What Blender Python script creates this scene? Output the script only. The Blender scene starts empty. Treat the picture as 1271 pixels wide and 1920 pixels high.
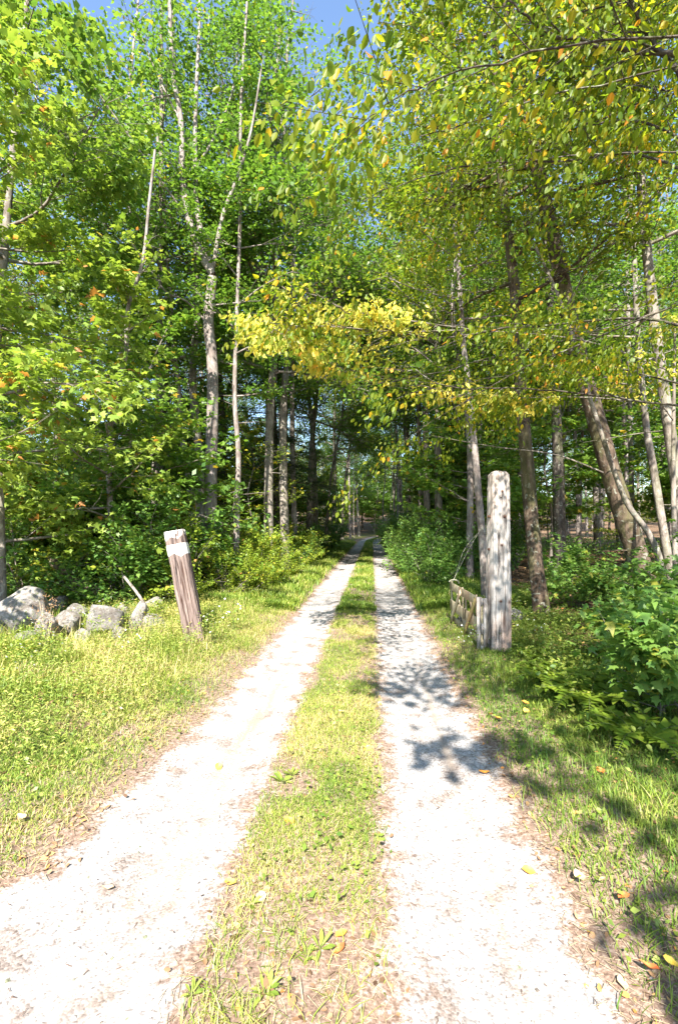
import bpy, math, random
import numpy as np
from math import radians, sin, cos, pi

# ------------------------------------------------------------------ camera, light, exposure
SC = bpy.context.scene
COL = SC.collection
F, CX, CY, HOR = 907.0, 635.5, 960.0, 985.0
CAMZ = 1.6
PITCH = math.atan((HOR - CY) / F)
cd = bpy.data.cameras.new('camera'); cam = bpy.data.objects.new('camera', cd); COL.objects.link(cam)
cd.sensor_fit = 'VERTICAL'; cd.sensor_height = 36.0; cd.lens = 17.0
cd.clip_start = 0.05; cd.clip_end = 600
cam.location = (0, 0, CAMZ); cam.rotation_euler = (pi / 2 + PITCH, 0, 0)
SC.camera = cam

SUN_EL, SUN_TRAVEL = radians(43), radians(8)      # travel: angle of the light's heading from +Y towards +X
w = bpy.data.worlds.new('World'); SC.world = w; w.use_nodes = True
wt = w.node_tree; bg = wt.nodes['Background']
sky = wt.nodes.new('ShaderNodeTexSky'); sky.sky_type = 'NISHITA'; sky.sun_disc = False
sky.sun_elevation = SUN_EL; sky.sun_rotation = SUN_TRAVEL + pi
sky.air_density = 1.0; sky.dust_density = 0.4; sky.ozone_density = 2.5
wt.links.new(sky.outputs[0], bg.inputs[0]); bg.inputs[1].default_value = 0.105
sl = bpy.data.lights.new('sun', 'SUN'); so = bpy.data.objects.new('sun', sl); COL.objects.link(so)
sl.energy = 5.0; sl.angle = radians(0.53); sl.color = (1.0, 0.95, 0.86)
from mathutils import Vector, Matrix
tv = Vector((sin(SUN_TRAVEL) * cos(SUN_EL), cos(SUN_TRAVEL) * cos(SUN_EL), -sin(SUN_EL)))
so.rotation_euler = tv.to_track_quat('-Z', 'Y').to_euler()
SC.view_settings.view_transform = 'Standard'; SC.view_settings.look = 'None'
SC.view_settings.exposure = 2.02; SC.view_settings.gamma = 1.0
SC.render.engine = 'CYCLES'
cy = SC.cycles
cy.max_bounces = 7; cy.diffuse_bounces = 4; cy.transmission_bounces = 6; cy.glossy_bounces = 2
cy.transparent_max_bounces = 4; cy.caustics_reflective = False; cy.caustics_refractive = False
cy.sample_clamp_indirect = 6.0
try: cy.use_denoising = True; cy.denoiser = 'OPENIMAGEDENOISE'
except Exception: pass

def P(px, py, d):
    """world point seen at photo pixel (px, py) at distance d along the view's ground direction"""
    xr = (px - CX) / F; yu = (CY - py) / F
    y = cos(PITCH) - yu * sin(PITCH); z = sin(PITCH) + yu * cos(PITCH)
    s = d / y
    return np.array([xr * s, d, CAMZ + z * s])

# ------------------------------------------------------------------ numeric helpers
def vnoise(x, y, seed=0):
    x = np.asarray(x, float); y = np.asarray(y, float)
    xi = np.floor(x).astype(np.int64); yi = np.floor(y).astype(np.int64)
    fx = x - xi; fy = y - yi
    fx = fx * fx * (3 - 2 * fx); fy = fy * fy * (3 - 2 * fy)
    def h(a, b):
        n = (a * 374761393 + b * 668265263 + seed * 1442695041) & 0xffffffff
        n = ((n ^ (n >> 13)) * 1274126177) & 0xffffffff
        return ((n ^ (n >> 16)) & 0xffff) / 65535.0
    return (h(xi, yi) * (1 - fx) + h(xi + 1, yi) * fx) * (1 - fy) + (h(xi, yi + 1) * (1 - fx) + h(xi + 1, yi + 1) * fx) * fy
def fbm(x, y, seed=0, o=4):
    s = 0; a = .5; t = 0
    for k in range(o):
        s = s + a * vnoise(x * 2 ** k, y * 2 ** k, seed + k); t += a; a *= .5
    return s / t
def ss(a, b, x):
    t = np.clip((x - a) / (b - a), 0, 1); return t * t * (3 - 2 * t)
def unit(v):
    return v / np.maximum(np.linalg.norm(v, axis=-1, keepdims=True), 1e-9)

def centre(y):
    y = np.asarray(y, float)
    return -.3 + .068 * y + np.where(y > 45, (y - 45) ** 2 * .0035, 0)
def ground_z(x, y):
    x = np.asarray(x, float); y = np.asarray(y, float)
    u = x - centre(y)
    z = .035 * np.exp(-(u / .3) ** 2) - .03 * np.exp(-((np.abs(u) - .73) / .25) ** 2)
    z = z + .05 * ss(1.0, 1.7, np.abs(u)) + .22 * ss(1.8, 5, -u) * fbm(x * .4, y * .4, 5)
    z = z + .25 * ss(2.2, 6, u) * fbm(x * .35, y * .35, 9)
    z = z + .03 * (fbm(x * 2.2, y * 2.2, 3) - .5) * ss(.9, 1.6, np.abs(u)) + .012 * (fbm(x * 7, y * 7, 4) - .5)
    z = z + 9.0 * ss(72, 150, y) + 2.0 * ss(12, 60, np.abs(u)) 
    return z
def gz(x, y): return float(ground_z(x, y))
def on_ground(px, py):
    d = 1451.0 / (py - HOR)
    for k in range(4):
        p = P(px, py, d); e = p[2] - gz(p[0], p[1]); d = d * (1 + e / (CAMZ))
    p = P(px, py, d); return p[0], p[1], gz(p[0], p[1])

def mesh_np(name, V, faces, mat, parent=None, attrs=None, smooth=True, loc=None):
    """faces: list of (n,k) int arrays"""
    me = bpy.data.meshes.new(name)
    V = np.asarray(V, np.float32)
    me.vertices.add(len(V)); me.vertices.foreach_set('co', V.ravel())
    faces = [f for f in faces if len(f)]
    li = np.concatenate([f.ravel() for f in faces]).astype(np.int32)
    tot = np.concatenate([np.full(len(f), f.shape[1], np.int32) for f in faces])
    st = np.concatenate([[0], np.cumsum(tot)[:-1]]).astype(np.int32)
    me.loops.add(len(li)); me.loops.foreach_set('vertex_index', li)
    me.polygons.add(len(tot)); me.polygons.foreach_set('loop_start', st); me.polygons.foreach_set('loop_total', tot)
    if smooth: me.polygons.foreach_set('use_smooth', np.ones(len(tot), bool))
    for k, a in (attrs or {}).items():
        at = me.attributes.new(k, 'FLOAT', 'POINT'); at.data.foreach_set('value', np.asarray(a, np.float32))
    me.update(calc_edges=True); me.validate()
    me.materials.append(mat)
    o = bpy.data.objects.new(name, me); COL.objects.link(o)
    if parent: o.parent = parent
    if loc is not None: o.location = loc
    return o
def tag(o, label=None, cat=None, group=None, kind=None):
    if label: o['label'] = label
    if cat: o['category'] = cat
    if group: o['group'] = group
    if kind: o['kind'] = kind
    return o
def empty(name, loc, rz=0):
    o = bpy.data.objects.new(name, None); COL.objects.link(o); o.location = loc; o.rotation_euler = (0, 0, rz)
    o.empty_display_size = .2
    return o
def copy_tree(root, loc, rz, s=1.0, label=None, cat=None, group=None, tilt=(0, 0), name=None):
    r = root.copy(); COL.objects.link(r); r.location = loc; r.rotation_euler = (tilt[0], tilt[1], rz); r.scale = (s, s, s)
    if name: r.name = name
    if label: tag(r, label, cat, group)
    for ch in list(root.children):
        c = ch.copy(); COL.objects.link(c); c.parent = r
        for g in ch.children:
            d = g.copy(); COL.objects.link(d); d.parent = c
    return r

# ------------------------------------------------------------------ materials
def new_mat(name):
    m = bpy.data.materials.new(name); m.use_nodes = True
    nt = m.node_tree; b = nt.nodes['Principled BSDF']; return m, nt, b
def N(nt, t, **kw):
    n = nt.nodes.new(t)
    for k, v in kw.items(): setattr(n, k, v)
    return n
def ramp(nt, fac, stops, interp='LINEAR'):
    r = N(nt, 'ShaderNodeValToRGB'); r.color_ramp.interpolation = interp
    el = r.color_ramp.elements
    while len(el) < len(stops): el.new(.5)
    for e, (p, c) in zip(el, stops):
        e.position = p; e.color = (c[0], c[1], c[2], 1)
    nt.links.new(fac, r.inputs[0]); return r.outputs[0]
def noise(nt, vec, scale, detail=4, rough=.6, dist=0):
    n = N(nt, 'ShaderNodeTexNoise'); n.inputs['Scale'].default_value = scale; n.inputs['Detail'].default_value = detail
    n.inputs['Roughness'].default_value = rough; n.inputs['Distortion'].default_value = dist
    if vec is not None: nt.links.new(vec, n.inputs['Vector'])
    return n.outputs['Fac']
def coords(nt, scale=(1, 1, 1)):
    tc = N(nt, 'ShaderNodeTexCoord'); mp = N(nt, 'ShaderNodeMapping'); mp.inputs['Scale'].default_value = scale
    nt.links.new(tc.outputs['Object'], mp.inputs['Vector']); return mp.outputs['Vector']
def mth(nt, op, a, b=None, clamp=False):
    n = N(nt, 'ShaderNodeMath', operation=op, use_clamp=clamp)
    for i, v in enumerate((a, b)):
        if v is None: continue
        if isinstance(v, (int, float)): n.inputs[i].default_value = v
        else: nt.links.new(v, n.inputs[i])
    return n.outputs[0]
def mix(nt, fac, a, b, mode='MIX'):
    n = N(nt, 'ShaderNodeMix', data_type='RGBA', blend_type=mode)
    for i, v in ((0, fac), (6, a), (7, b)):
        if isinstance(v, (int, float)): n.inputs[i].default_value = v
        elif isinstance(v, tuple): n.inputs[i].default_value = (v[0], v[1], v[2], 1)
        else: nt.links.new(v, n.inputs[i])
    return n.outputs[2]
def bump(nt, h, strength, dist, b):
    n = N(nt, 'ShaderNodeBump'); n.inputs['Strength'].default_value = strength; n.inputs['Distance'].default_value = dist
    nt.links.new(h, n.inputs['Height']); nt.links.new(n.outputs[0], b.inputs['Normal'])
def attr(nt, name):
    return N(nt, 'ShaderNodeAttribute', attribute_name=name).outputs['Fac']

def leaf_mat(name, stops, trans=.40, rough=.45, tboost=1.5, spec=.35):
    m, nt, b = new_mat(name)
    c = ramp(nt, attr(nt, 'tint'), stops)
    nt.links.new(c, b.inputs['Base Color']); b.inputs['Roughness'].default_value = rough
    b.inputs['Specular IOR Level'].default_value = spec
    t = N(nt, 'ShaderNodeBsdfTranslucent'); mx = N(nt, 'ShaderNodeMixShader'); mx.inputs[0].default_value = trans
    c2 = mix(nt, 1.0, c, (tboost, tboost * 1.0, tboost * .55), 'MULTIPLY')
    nt.links.new(c2, t.inputs['Color'])
    nt.links.new(b.outputs[0], mx.inputs[1]); nt.links.new(t.outputs[0], mx.inputs[2])
    nt.links.new(mx.outputs[0], nt.nodes['Material Output'].inputs[0]); return m
G1, G2, G3 = (.045, .10, .014), (.085, .165, .02), (.14, .22, .03)
M = {}
M['maple'] = leaf_mat('maple_leaf', [(0, (.08, .16, .03)), (.45, (.17, .25, .04)), (.85, (.27, .34, .06)), (.955, (.32, .36, .06)), (.985, (.5, .36, .08)), (1, (.5, .22, .07))], tboost=1.8)
M['canopy'] = leaf_mat('canopy_leaf', [(0, (.05, .11, .02)), (.5, (.10, .19, .03)), (.9, (.17, .26, .04)), (.97, (.25, .26, .03)), (1, (.38, .27, .03))], tboost=1.9)
M['beech'] = leaf_mat('beech_leaf', [(0, (.07, .13, .012)), (.4, (.13, .19, .014)), (.72, (.21, .235, .016)), (.88, (.36, .28, .016)), (.95, (.55, .37, .02)), (1, (.55, .24, .03))], trans=.55, tboost=1.9)
M['yellow'] = leaf_mat('turning_leaf', [(0, (.20, .27, .05)), (.35, (.42, .42, .07)), (.7, (.60, .50, .10)), (.92, (.66, .52, .10)), (1, (.62, .34, .06))], trans=.5, tboost=1.5)
M['birch'] = leaf_mat('birch_leaf', [(0, (.07, .13, .016)), (.5, (.13, .19, .02)), (.8, (.24, .26, .02)), (1, (.46, .34, .02))], tboost=1.9)
M['needle'] = leaf_mat('hemlock_needle', [(0, (.018, .045, .014)), (.6, (.035, .075, .018)), (1, (.07, .11, .02))], trans=.25, tboost=1.5)
M['bushleaf'] = leaf_mat('shrub_leaf', [(0, (.05, .13, .03)), (.5, (.11, .21, .04)), (.9, (.19, .29, .06)), (1, (.28, .28, .04))], tboost=1.7)
M['limeleaf'] = leaf_mat('lime_shrub_leaf', [(0, (.10, .18, .02)), (.5, (.20, .27, .03)), (.85, (.32, .34, .04)), (.95, (.5, .36, .05)), (1, (.45, .18, .08))], tboost=1.5)
M['grass'] = leaf_mat('grass_blade', [(0, (.08, .16, .02)), (.35, (.15, .23, .03)), (.65, (.26, .32, .045)), (.85, (.42, .40, .12)), (1, (.52, .42, .22))], trans=.35, tboost=1.4, rough=.5)
M['weed'] = leaf_mat('weed_leaf', [(0, (.07, .14, .02)), (.5, (.16, .23, .035)), (.9, (.30, .34, .07)), (1, (.45, .40, .12))], trans=.35, tboost=1.5)
M['fern'] = leaf_mat('fern_leaf', [(0, (.10, .19, .02)), (1, (.25, .31, .035))], tboost=1.5)
M['litter'] = leaf_mat('leaf_litter', [(0, (.09, .05, .03)), (.4, (.2, .115, .06)), (.75, (.34, .2, .10)), (.93, (.46, .3, .12)), (1, (.5, .22, .06))], trans=.15, tboost=1.1, rough=.7)
M['petal'] = leaf_mat('aster_petal', [(0, (.75, .75, .72)), (1, (.82, .82, .8))], trans=.3, tboost=1.0)
def flat_leaf(name, c, c2):
    m, nt, b = new_mat(name)
    f = noise(nt, coords(nt), 35, 3)
    nt.links.new(ramp(nt, f, [(.35, c), (.65, c2)]), b.inputs['Base Color']); b.inputs['Roughness'].default_value = .55
    return m
M['orange'] = flat_leaf('orange_leaf', (.62, .22, .03), (.75, .36, .06))
M['gold'] = flat_leaf('yellow_leaf', (.62, .42, .04), (.72, .52, .12))
M['red'] = flat_leaf('red_leaf', (.45, .09, .03), (.6, .2, .06))
M['tan'] = flat_leaf('tan_leaf', (.5, .34, .18), (.66, .52, .32))

def bark(name, c0, c1, c2, moss=0.0):
    m, nt, b = new_mat(name)
    v = coords(nt, (1, 1, .28))
    n1 = noise(nt, v, 16, 6, .65); n2 = noise(nt, coords(nt, (1, 1, .6)), 3.2, 5, .6, .6)
    n3 = noise(nt, coords(nt, (1, 1, 1.2)), 9, 4, .6, 1.0)
    base = ramp(nt, n1, [(.3, c0), (.5, c1), (.7, c2)])
    patch = ramp(nt, n2, [(.42, (.55, .52, .5)), (.56, (1, 1, 1))])
    col = mix(nt, .85, base, patch, 'MULTIPLY')
    lic = ramp(nt, n3, [(.58, (0, 0, 0)), (.66, (1, 1, 1))])
    col = mix(nt, mth(nt, 'MULTIPLY', lic, .45), col, (.42, .44, .36))
    if moss:
        ms = ramp(nt, noise(nt, v, 5, 4), [(.5, (0, 0, 0)), (.6, (1, 1, 1))])
        col = mix(nt, mth(nt, 'MULTIPLY', ms, moss), col, (.10, .13, .03))
    nt.links.new(col, b.inputs['Base Color']); b.inputs['Roughness'].default_value = .85
    b.inputs['Specular IOR Level'].default_value = .2
    h = mth(nt, 'ADD', mth(nt, 'MULTIPLY', n1, 1.0), mth(nt, 'MULTIPLY', n3, .5))
    bump(nt, h, .9, .02, b); return m
M['bark_pale'] = bark('pale_bark', (.15, .12, .105), (.26, .22, .20), (.38, .335, .31))
M['bark_grey'] = bark('grey_bark', (.11, .09, .075), (.21, .18, .155), (.33, .29, .25), .2)
M['bark_brown'] = bark('brown_bark', (.045, .032, .023), (.10, .07, .05), (.19, .145, .105), .25)
M['bark_dark'] = bark('dark_bark', (.035, .028, .024), (.08, .065, .055), (.15, .125, .105), .2)

# ground
def ground_mat():
    m, nt, b = new_mat('forest_ground')
    v = coords(nt)
    n1 = noise(nt, v, 3, 6); n2 = noise(nt, v, 28, 5, .7); n3 = noise(nt, v, .7, 4)
    lit = ramp(nt, n2, [(.3, (.05, .032, .02)), (.48, (.13, .08, .05)), (.62, (.24, .16, .10)), (.75, (.36, .26, .17))])
    soil = ramp(nt, n2, [(.30, (.07, .045, .03)), (.48, (.18, .12, .085)), (.66, (.32, .245, .18))])
    moss = ramp(nt, n2, [(.3, (.05, .08, .015)), (.7, (.16, .2, .04))])
    ga = attr(nt, 'verge')
    f = mth(nt, 'MULTIPLY', ga, ramp(nt, n1, [(.35, (0, 0, 0)), (.6, (1, 1, 1))]))
    col = mix(nt, attr(nt, 'soil'), lit, soil)
    col = mix(nt, f, col, moss)
    nt.links.new(col, b.inputs['Base Color']); b.inputs['Roughness'].default_value = .95
    b.inputs['Specular IOR Level'].default_value = .1
    bump(nt, n2, 1.0, .03, b); return m
def road_mat():
    m, nt, b = new_mat('gravel')
    v = coords(nt)
    n1 = noise(nt, v, 4.5, 6, .65); n2 = noise(nt, v, 45, 5, .75); n3 = noise(nt, v, 160, 3, .7)
    nst = noise(nt, coords(nt, (3.0, .35, 1)), 6, 5, .6)
    vo = N(nt, 'ShaderNodeTexVoronoi'); vo.inputs['Scale'].default_value = 95; nt.links.new(v, vo.inputs['Vector'])
    vo2 = N(nt, 'ShaderNodeTexVoronoi'); vo2.inputs['Scale'].default_value = 30; nt.links.new(v, vo2.inputs['Vector'])
    grav = ramp(nt, vo.outputs['Color'], [(0, (.20, .185, .175)), (.35, (.33, .31, .30)), (1, (.50, .48, .47))])
    grav = mix(nt, .75, grav, ramp(nt, n2, [(.36, (.42, .37, .34)), (.48, (.88, .86, .84)), (.7, (1, 1, 1))]), 'MULTIPLY')
    grav = mix(nt, .9, grav, ramp(nt, n1, [(.36, (.58, .50, .45)), (.5, (1, 1, 1))]), 'MULTIPLY')
    soil = ramp(nt, n2, [(.30, (.07, .045, .032)), (.48, (.19, .128, .095)), (.66, (.33, .255, .205))])
    gd = attr(nt, 'gd')
    q = mth(nt, 'ADD', gd, mth(nt, 'MULTIPLY', mth(nt, 'SUBTRACT', n1, .5), .62))
    q = mth(nt, 'ADD', q, mth(nt, 'MULTIPLY', mth(nt, 'SUBTRACT', n2, .5), .34))
    q = mth(nt, 'ADD', q, mth(nt, 'MULTIPLY', mth(nt, 'SUBTRACT', nst, .5), .12))
    f = ramp(nt, mth(nt, 'ADD', mth(nt, 'MULTIPLY', q, 5), .35), [(.1, (0, 0, 0)), (.75, (1, 1, 1))])
    col = mix(nt, f, soil, grav)
    # tyre scuffs, a little darker and browner along the direction of travel
    sc = attr(nt, 'scuff')
    col = mix(nt, mth(nt, 'MULTIPLY', sc, ramp(nt, nst, [(.36, (0, 0, 0)), (.55, (.85, .85, .85))])), col, (.26, .21, .17))
    nt.links.new(col, b.inputs['Base Color']); b.inputs['Roughness'].default_value = .95
    b.inputs['Specular IOR Level'].default_value = .1
    h = mth(nt, 'ADD', mth(nt, 'MULTIPLY', vo.outputs['Distance'], -.6), n2)
    bump(nt, h, .5, .008, b); return m
M['ground'] = ground_mat(); M['road'] = road_mat()
def stone_mat():
    m, nt, b = new_mat('granite')
    v = coords(nt)
    n1 = noise(nt, v, 5, 6, .65); n2 = noise(nt, v, 40, 4, .7); n3 = noise(nt, v, 9, 5, .6, .8)
    col = ramp(nt, n1, [(.3, (.11, .10, .09)), (.5, (.24, .215, .20)), (.7, (.38, .355, .33))])
    col = mix(nt, .6, col, ramp(nt, n2, [(.35, (.6, .6, .6)), (.6, (1, 1, 1))]), 'MULTIPLY')
    lic = ramp(nt, n3, [(.56, (0, 0, 0)), (.62, (1, 1, 1))])
    col = mix(nt, mth(nt, 'MULTIPLY', lic, .75), col, (.12, .14, .06))
    col = mix(nt, ramp(nt, noise(nt, coords(nt, (1, 1, 1)), 2.3, 5, .6, .7), [(.5, (0, 0, 0)), (.62, (.7, .7, .7))]), col, (.11, .085, .065))
    nt.links.new(col, b.inputs['Base Color']); b.inputs['Roughness'].default_value = .9
    bump(nt, mth(nt, 'ADD', n1, mth(nt, 'MULTIPLY', n2, .4)), .8, .03, b); return m
M['stone'] = stone_mat()
def timber(name, dark, mid, light, paint=False):
    m, nt, b = new_mat(name)
    v = coords(nt, (1, 1, .05)); n1 = noise(nt, v, 34, 6, .7, .25)
    v2 = coords(nt, (1, 1, .12)); n2 = noise(nt, v2, 9, 5, .6, .4)
    n3 = noise(nt, coords(nt, (1, 1, .3)), 3.3, 4, .6)
    nf = noise(nt, coords(nt, (1, 1, .03)), 90, 3, .6)
    col = ramp(nt, n1, [(.28, dark), (.46, mid), (.66, light)])
    col = mix(nt, ramp(nt, n3, [(.45, (0, 0, 0)), (.62, (.55, .55, .55))]), col, (.20, .145, .125) if paint else (.34, .19, .13))
    crack = ramp(nt, n2, [(.37, (.12, .10, .10)), (.42, (1, 1, 1))])
    col = mix(nt, .9, col, crack, 'MULTIPLY')
    col = mix(nt, .6, col, ramp(nt, nf, [(.35, (.6, .58, .56)), (.55, (1, 1, 1))]), 'MULTIPLY')
    col = mix(nt, attr(nt, 'stain'), col, (.055, .028, .02))
    if paint:
        pf = mth(nt, 'ADD', attr(nt, 'paint'), mth(nt, 'MULTIPLY', mth(nt, 'SUBTRACT', noise(nt, coords(nt, (1, 1, .5)), 26, 6, .75), .5), 2.0))
        col = mix(nt, ramp(nt, pf, [(.44, (0, 0, 0)), (.58, (.95, .95, .95))]), col, (.70, .67, .63))
    nt.links.new(col, b.inputs['Base Color']); b.inputs['Roughness'].default_value = .85
    b.inputs['Specular IOR Level'].default_value = .2
    bump(nt, mth(nt, 'ADD', n1, mth(nt, 'MULTIPLY', crack, .8)), .8, .012, b); return m
M['post'] = timber('weathered_timber', (.17, .145, .13), (.36, .33, .305), (.52, .48, .45))
M['oldpost'] = timber('dark_weathered_timber', (.035, .028, .03), (.13, .095, .085), (.30, .23, .20), True)
M['gatewood'] = timber('gate_board', (.24, .20, .12), (.40, .35, .23), (.54, .48, .34))
M['newwood'] = timber('yellow_board', (.26, .19, .07), (.40, .31, .12), (.5, .4, .18))
def plain(name, c, rough=.6, metal=0):
    m, nt, b = new_mat(name)
    nt.links.new(ramp(nt, noise(nt, coords(nt), 60, 3), [(.35, tuple(x * .6 for x in c)), (.65, c)]), b.inputs['Base Color'])
    b.inputs['Roughness'].default_value = rough; b.inputs['Metallic'].default_value = metal; return m
M['rust'] = plain('rusty_iron', (.11, .05, .03), .7, .3)
M['wire'] = plain('old_wire', (.42, .40, .30), .6, .2)
M['stalk'] = plain('green_stalk', (.14, .18, .05), .6)
M['twig'] = plain('dry_twig', (.16, .10, .07), .9)
M['straw'] = plain('straw', (.42, .32, .2), .8)
M['pollen'] = plain('yellow_pollen', (.6, .4, .05), .8)

# ------------------------------------------------------------------ setting: ground and gravel road
def axis(lo, hi, dlo, dhi, d0, grow, dmax):
    """graded axis: spacing d0 inside [dlo, dhi], growing outwards"""
    a = list(np.arange(dlo, dhi + 1e-6, d0))
    d = d0; x = a[-1]
    while x < hi: d = min(d * grow, dmax); x += d; a.append(x)
    d = d0; x = a[0]; b = []
    while x > lo: d = min(d * grow, dmax); x -= d; b.append(x)
    return np.array(b[::-1] + a)
def grid_faces(nx, ny):
    i = np.arange(nx * ny).reshape(ny, nx)
    return np.stack([i[:-1, :-1], i[:-1, 1:], i[1:, 1:], i[1:, :-1]], -1).reshape(-1, 4)
gx = axis(-160, 160, -5, 4, .05, 1.10, 6); gy = axis(-25, 260, 1, 9, .05, 1.08, 5)
X, Y = np.meshgrid(gx, gy); Z = ground_z(X, Y)
U = X - centre(Y)
Z = Z - .03 * ss(.25, 0, np.abs(U - -.1) - 1.5) * ((Y > -4))     # bed under the road sheet
verge = ss(.9, 1.5, np.abs(U)) * (1 - ss(2.6, 4.2, np.where(U < 0, -U * .75, U)))
soil = 1 - ss(1.5, 2.4, np.abs(U))
gobj = mesh_np('ground', np.stack([X, Y, Z], -1).reshape(-1, 3), [grid_faces(len(gx), len(gy))], M['ground'],
               attrs={'verge': verge.ravel(), 'soil': soil.ravel()})
tag(gobj, kind='structure')
def gravel_dist(u, y):
    """metres inside (+) or outside (-) the wheel tracks"""
    outer_l = -1.05 - 1.6 * ss(2.3, 1.3, y) - .12 * ss(4.2, 2.4, y)
    l = np.minimum(u - outer_l, -.37 - u); r = np.minimum(u - .38, 1.09 - u)
    return np.maximum(l, r)
uu = np.concatenate([np.arange(-3.4, -1.4, .06), np.arange(-1.4, 1.45, .03), np.arange(1.45, 1.8, .06)])
yy = axis(-6, 74, 1.2, 6, .03, 1.03, .6)
UU, YY = np.meshgrid(uu, yy)
near = ss(3.2, 1.6, YY); UU = np.where(UU < -1.4, -1.4 + (UU + 1.4) * (.12 + .88 * near), UU)
XX = UU + centre(YY)
edge = np.minimum(1, np.minimum((uu[None, :] - uu[0]) / .12, (uu[-1] - uu[None, :]) / .12))
ZZ = ground_z(XX, YY) + .004 - .05 * (1 - edge) + .006 * (fbm(XX * 16, YY * 16, 12) - .5)
scuff = np.exp(-((UU + .62 + .03 * np.sin(YY * 2)) / .05) ** 2) + .8 * np.exp(-((UU + .78 - .02 * YY) / .04) ** 2) + np.exp(-((UU - .83) / .035) ** 2)
scuff = scuff * ss(7, 4, YY) * ss(1.2, 2.2, YY)
ro = mesh_np('gravel_road', np.stack([XX, YY, ZZ], -1).reshape(-1, 3), [grid_faces(len(uu), len(yy))], M['road'],
             attrs={'gd': gravel_dist(UU, YY).ravel(), 'scuff': scuff.ravel()})
tag(ro, kind='structure')

# ------------------------------------------------------------------ wood and leaves
class Wood:
    def __init__(s): s.v = []; s.f = []; s.n = 0
    def tube(s, pts, rad, sides=6, rough=0, seed=0):
        pts = np.asarray(pts, float); n = len(pts); rad = np.asarray(rad, float) * np.ones(n)
        t = unit(np.gradient(pts, axis=0))
        ref = np.array([.31, .95, .05]) if abs(t[:, 2]).mean() > .6 else np.array([.05, .1, 1.])
        a = unit(np.cross(t, ref)); b = np.cross(t, a)
        ang = np.arange(sides) * 2 * pi / sides
        r = rad[:, None] * np.ones(sides)
        if rough:
            arc = np.cumsum(np.r_[0, np.linalg.norm(np.diff(pts, axis=0), axis=1)])
            r = r * (1 + rough * (fbm(np.cos(ang)[None] * 1.7 + seed, arc[:, None] * 2.2 + np.sin(ang)[None] * 1.7, seed) - .5) * 2)
        V = pts[:, None] + r[..., None] * (np.cos(ang)[None, :, None] * a[:, None] + np.sin(ang)[None, :, None] * b[:, None])
        i = np.arange(n * sides).reshape(n, sides); j = np.roll(i, -1, 1)
        Fq = np.stack([i[:-1], j[:-1], j[1:], i[1:]], -1).reshape(-1, 4) + s.n
        s.v.append(V.reshape(-1, 3)); s.f.append(Fq); s.n += n * sides
    def build(s, name, mat, parent=None):
        return mesh_np(name, np.concatenate(s.v), [np.concatenate(s.f)], mat, parent)
def resample(pts, n):
    """smooth Catmull-Rom through control points"""
    pts = np.asarray(pts, float)
    p = np.vstack([2 * pts[0] - pts[1], pts, 2 * pts[-1] - pts[-2]])
    t = np.linspace(0, len(pts) - 1 - 1e-6, n); k = t.astype(int); f = (t - k)[:, None]
    a, b, c, d = p[k], p[k + 1], p[k + 2], p[k + 3]
    return .5 * (2 * b + (c - a) * f + (2 * a - 5 * b + 4 * c - d) * f ** 2 + (3 * b - a - 3 * c + d) * f ** 3)
TPL = {
    'maple': (np.array([[.32, 0, .03], [0, 0, 0], [-.02, .22, 0], [.10, .40, -.05], [.27, .24, 0], [.52, .50, -.07], [.55, .19, 0], [1, 0, -.10],
                        [.55, -.19, 0], [.52, -.50, -.07], [.27, -.24, 0], [.10, -.40, -.05], [-.02, -.22, 0]]),
              np.array([[0, i, i + 1] for i in range(1, 12)] + [[0, 12, 1]])),
    'maple_lite': (np.array([[0, 0, 0], [.05, .36, -.03], [.32, .20, .02], [.58, .46, -.06], [1, 0, -.1], [.58, -.46, -.06], [.32, -.20, .02], [.05, -.36, -.03]]),
                   np.array([[0, 1, 2], [0, 2, 4], [2, 3, 4], [0, 4, 6], [4, 5, 6], [0, 6, 7]])),
    'ovate': (np.array([[0, 0, 0], [.25, .27, .05], [.62, .27, .04], [1, 0, -.06], [.62, -.27, .04], [.25, -.27, .05]]),
              np.array([[0, 1, 2, 3], [0, 3, 4, 5]])),
    'beech': (np.array([[0, 0, 0], [.10, .13, .03], [.28, .26, .06], [.52, .29, .06], [.76, .19, .02], [.9, .08, -.02], [1, 0, -.08], [.9, -.08, -.02], [.76, -.19, .02], [.52, -.29, .06], [.28, -.26, .06], [.10, -.13, .03]]),
              np.array([[0, 1, 2, 3, 4, 5, 6], [0, 6, 7, 8, 9, 10, 11]])),
    'lance': (np.array([[0, 0, 0], [.3, .09, .03], [.55, .15, .05], [.8, .11, .02], [1, 0, -.06], [.8, -.11, .02], [.55, -.15, .05], [.3, -.09, .03]]),
              np.array([[0, 1, 2, 3, 4], [0, 4, 5, 6, 7]])),
    'diamond': (np.array([[0, 0, 0], [.42, .33, .03], [1, 0, -.03], [.42, -.33, .03]]), np.array([[0, 1, 2, 3]])),
    'needle': (np.array([[0, 0, 0], [.45, .11, 0], [1, 0, -.03], [.45, -.11, 0]]), np.array([[0, 1, 2, 3]])),
}
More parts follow.
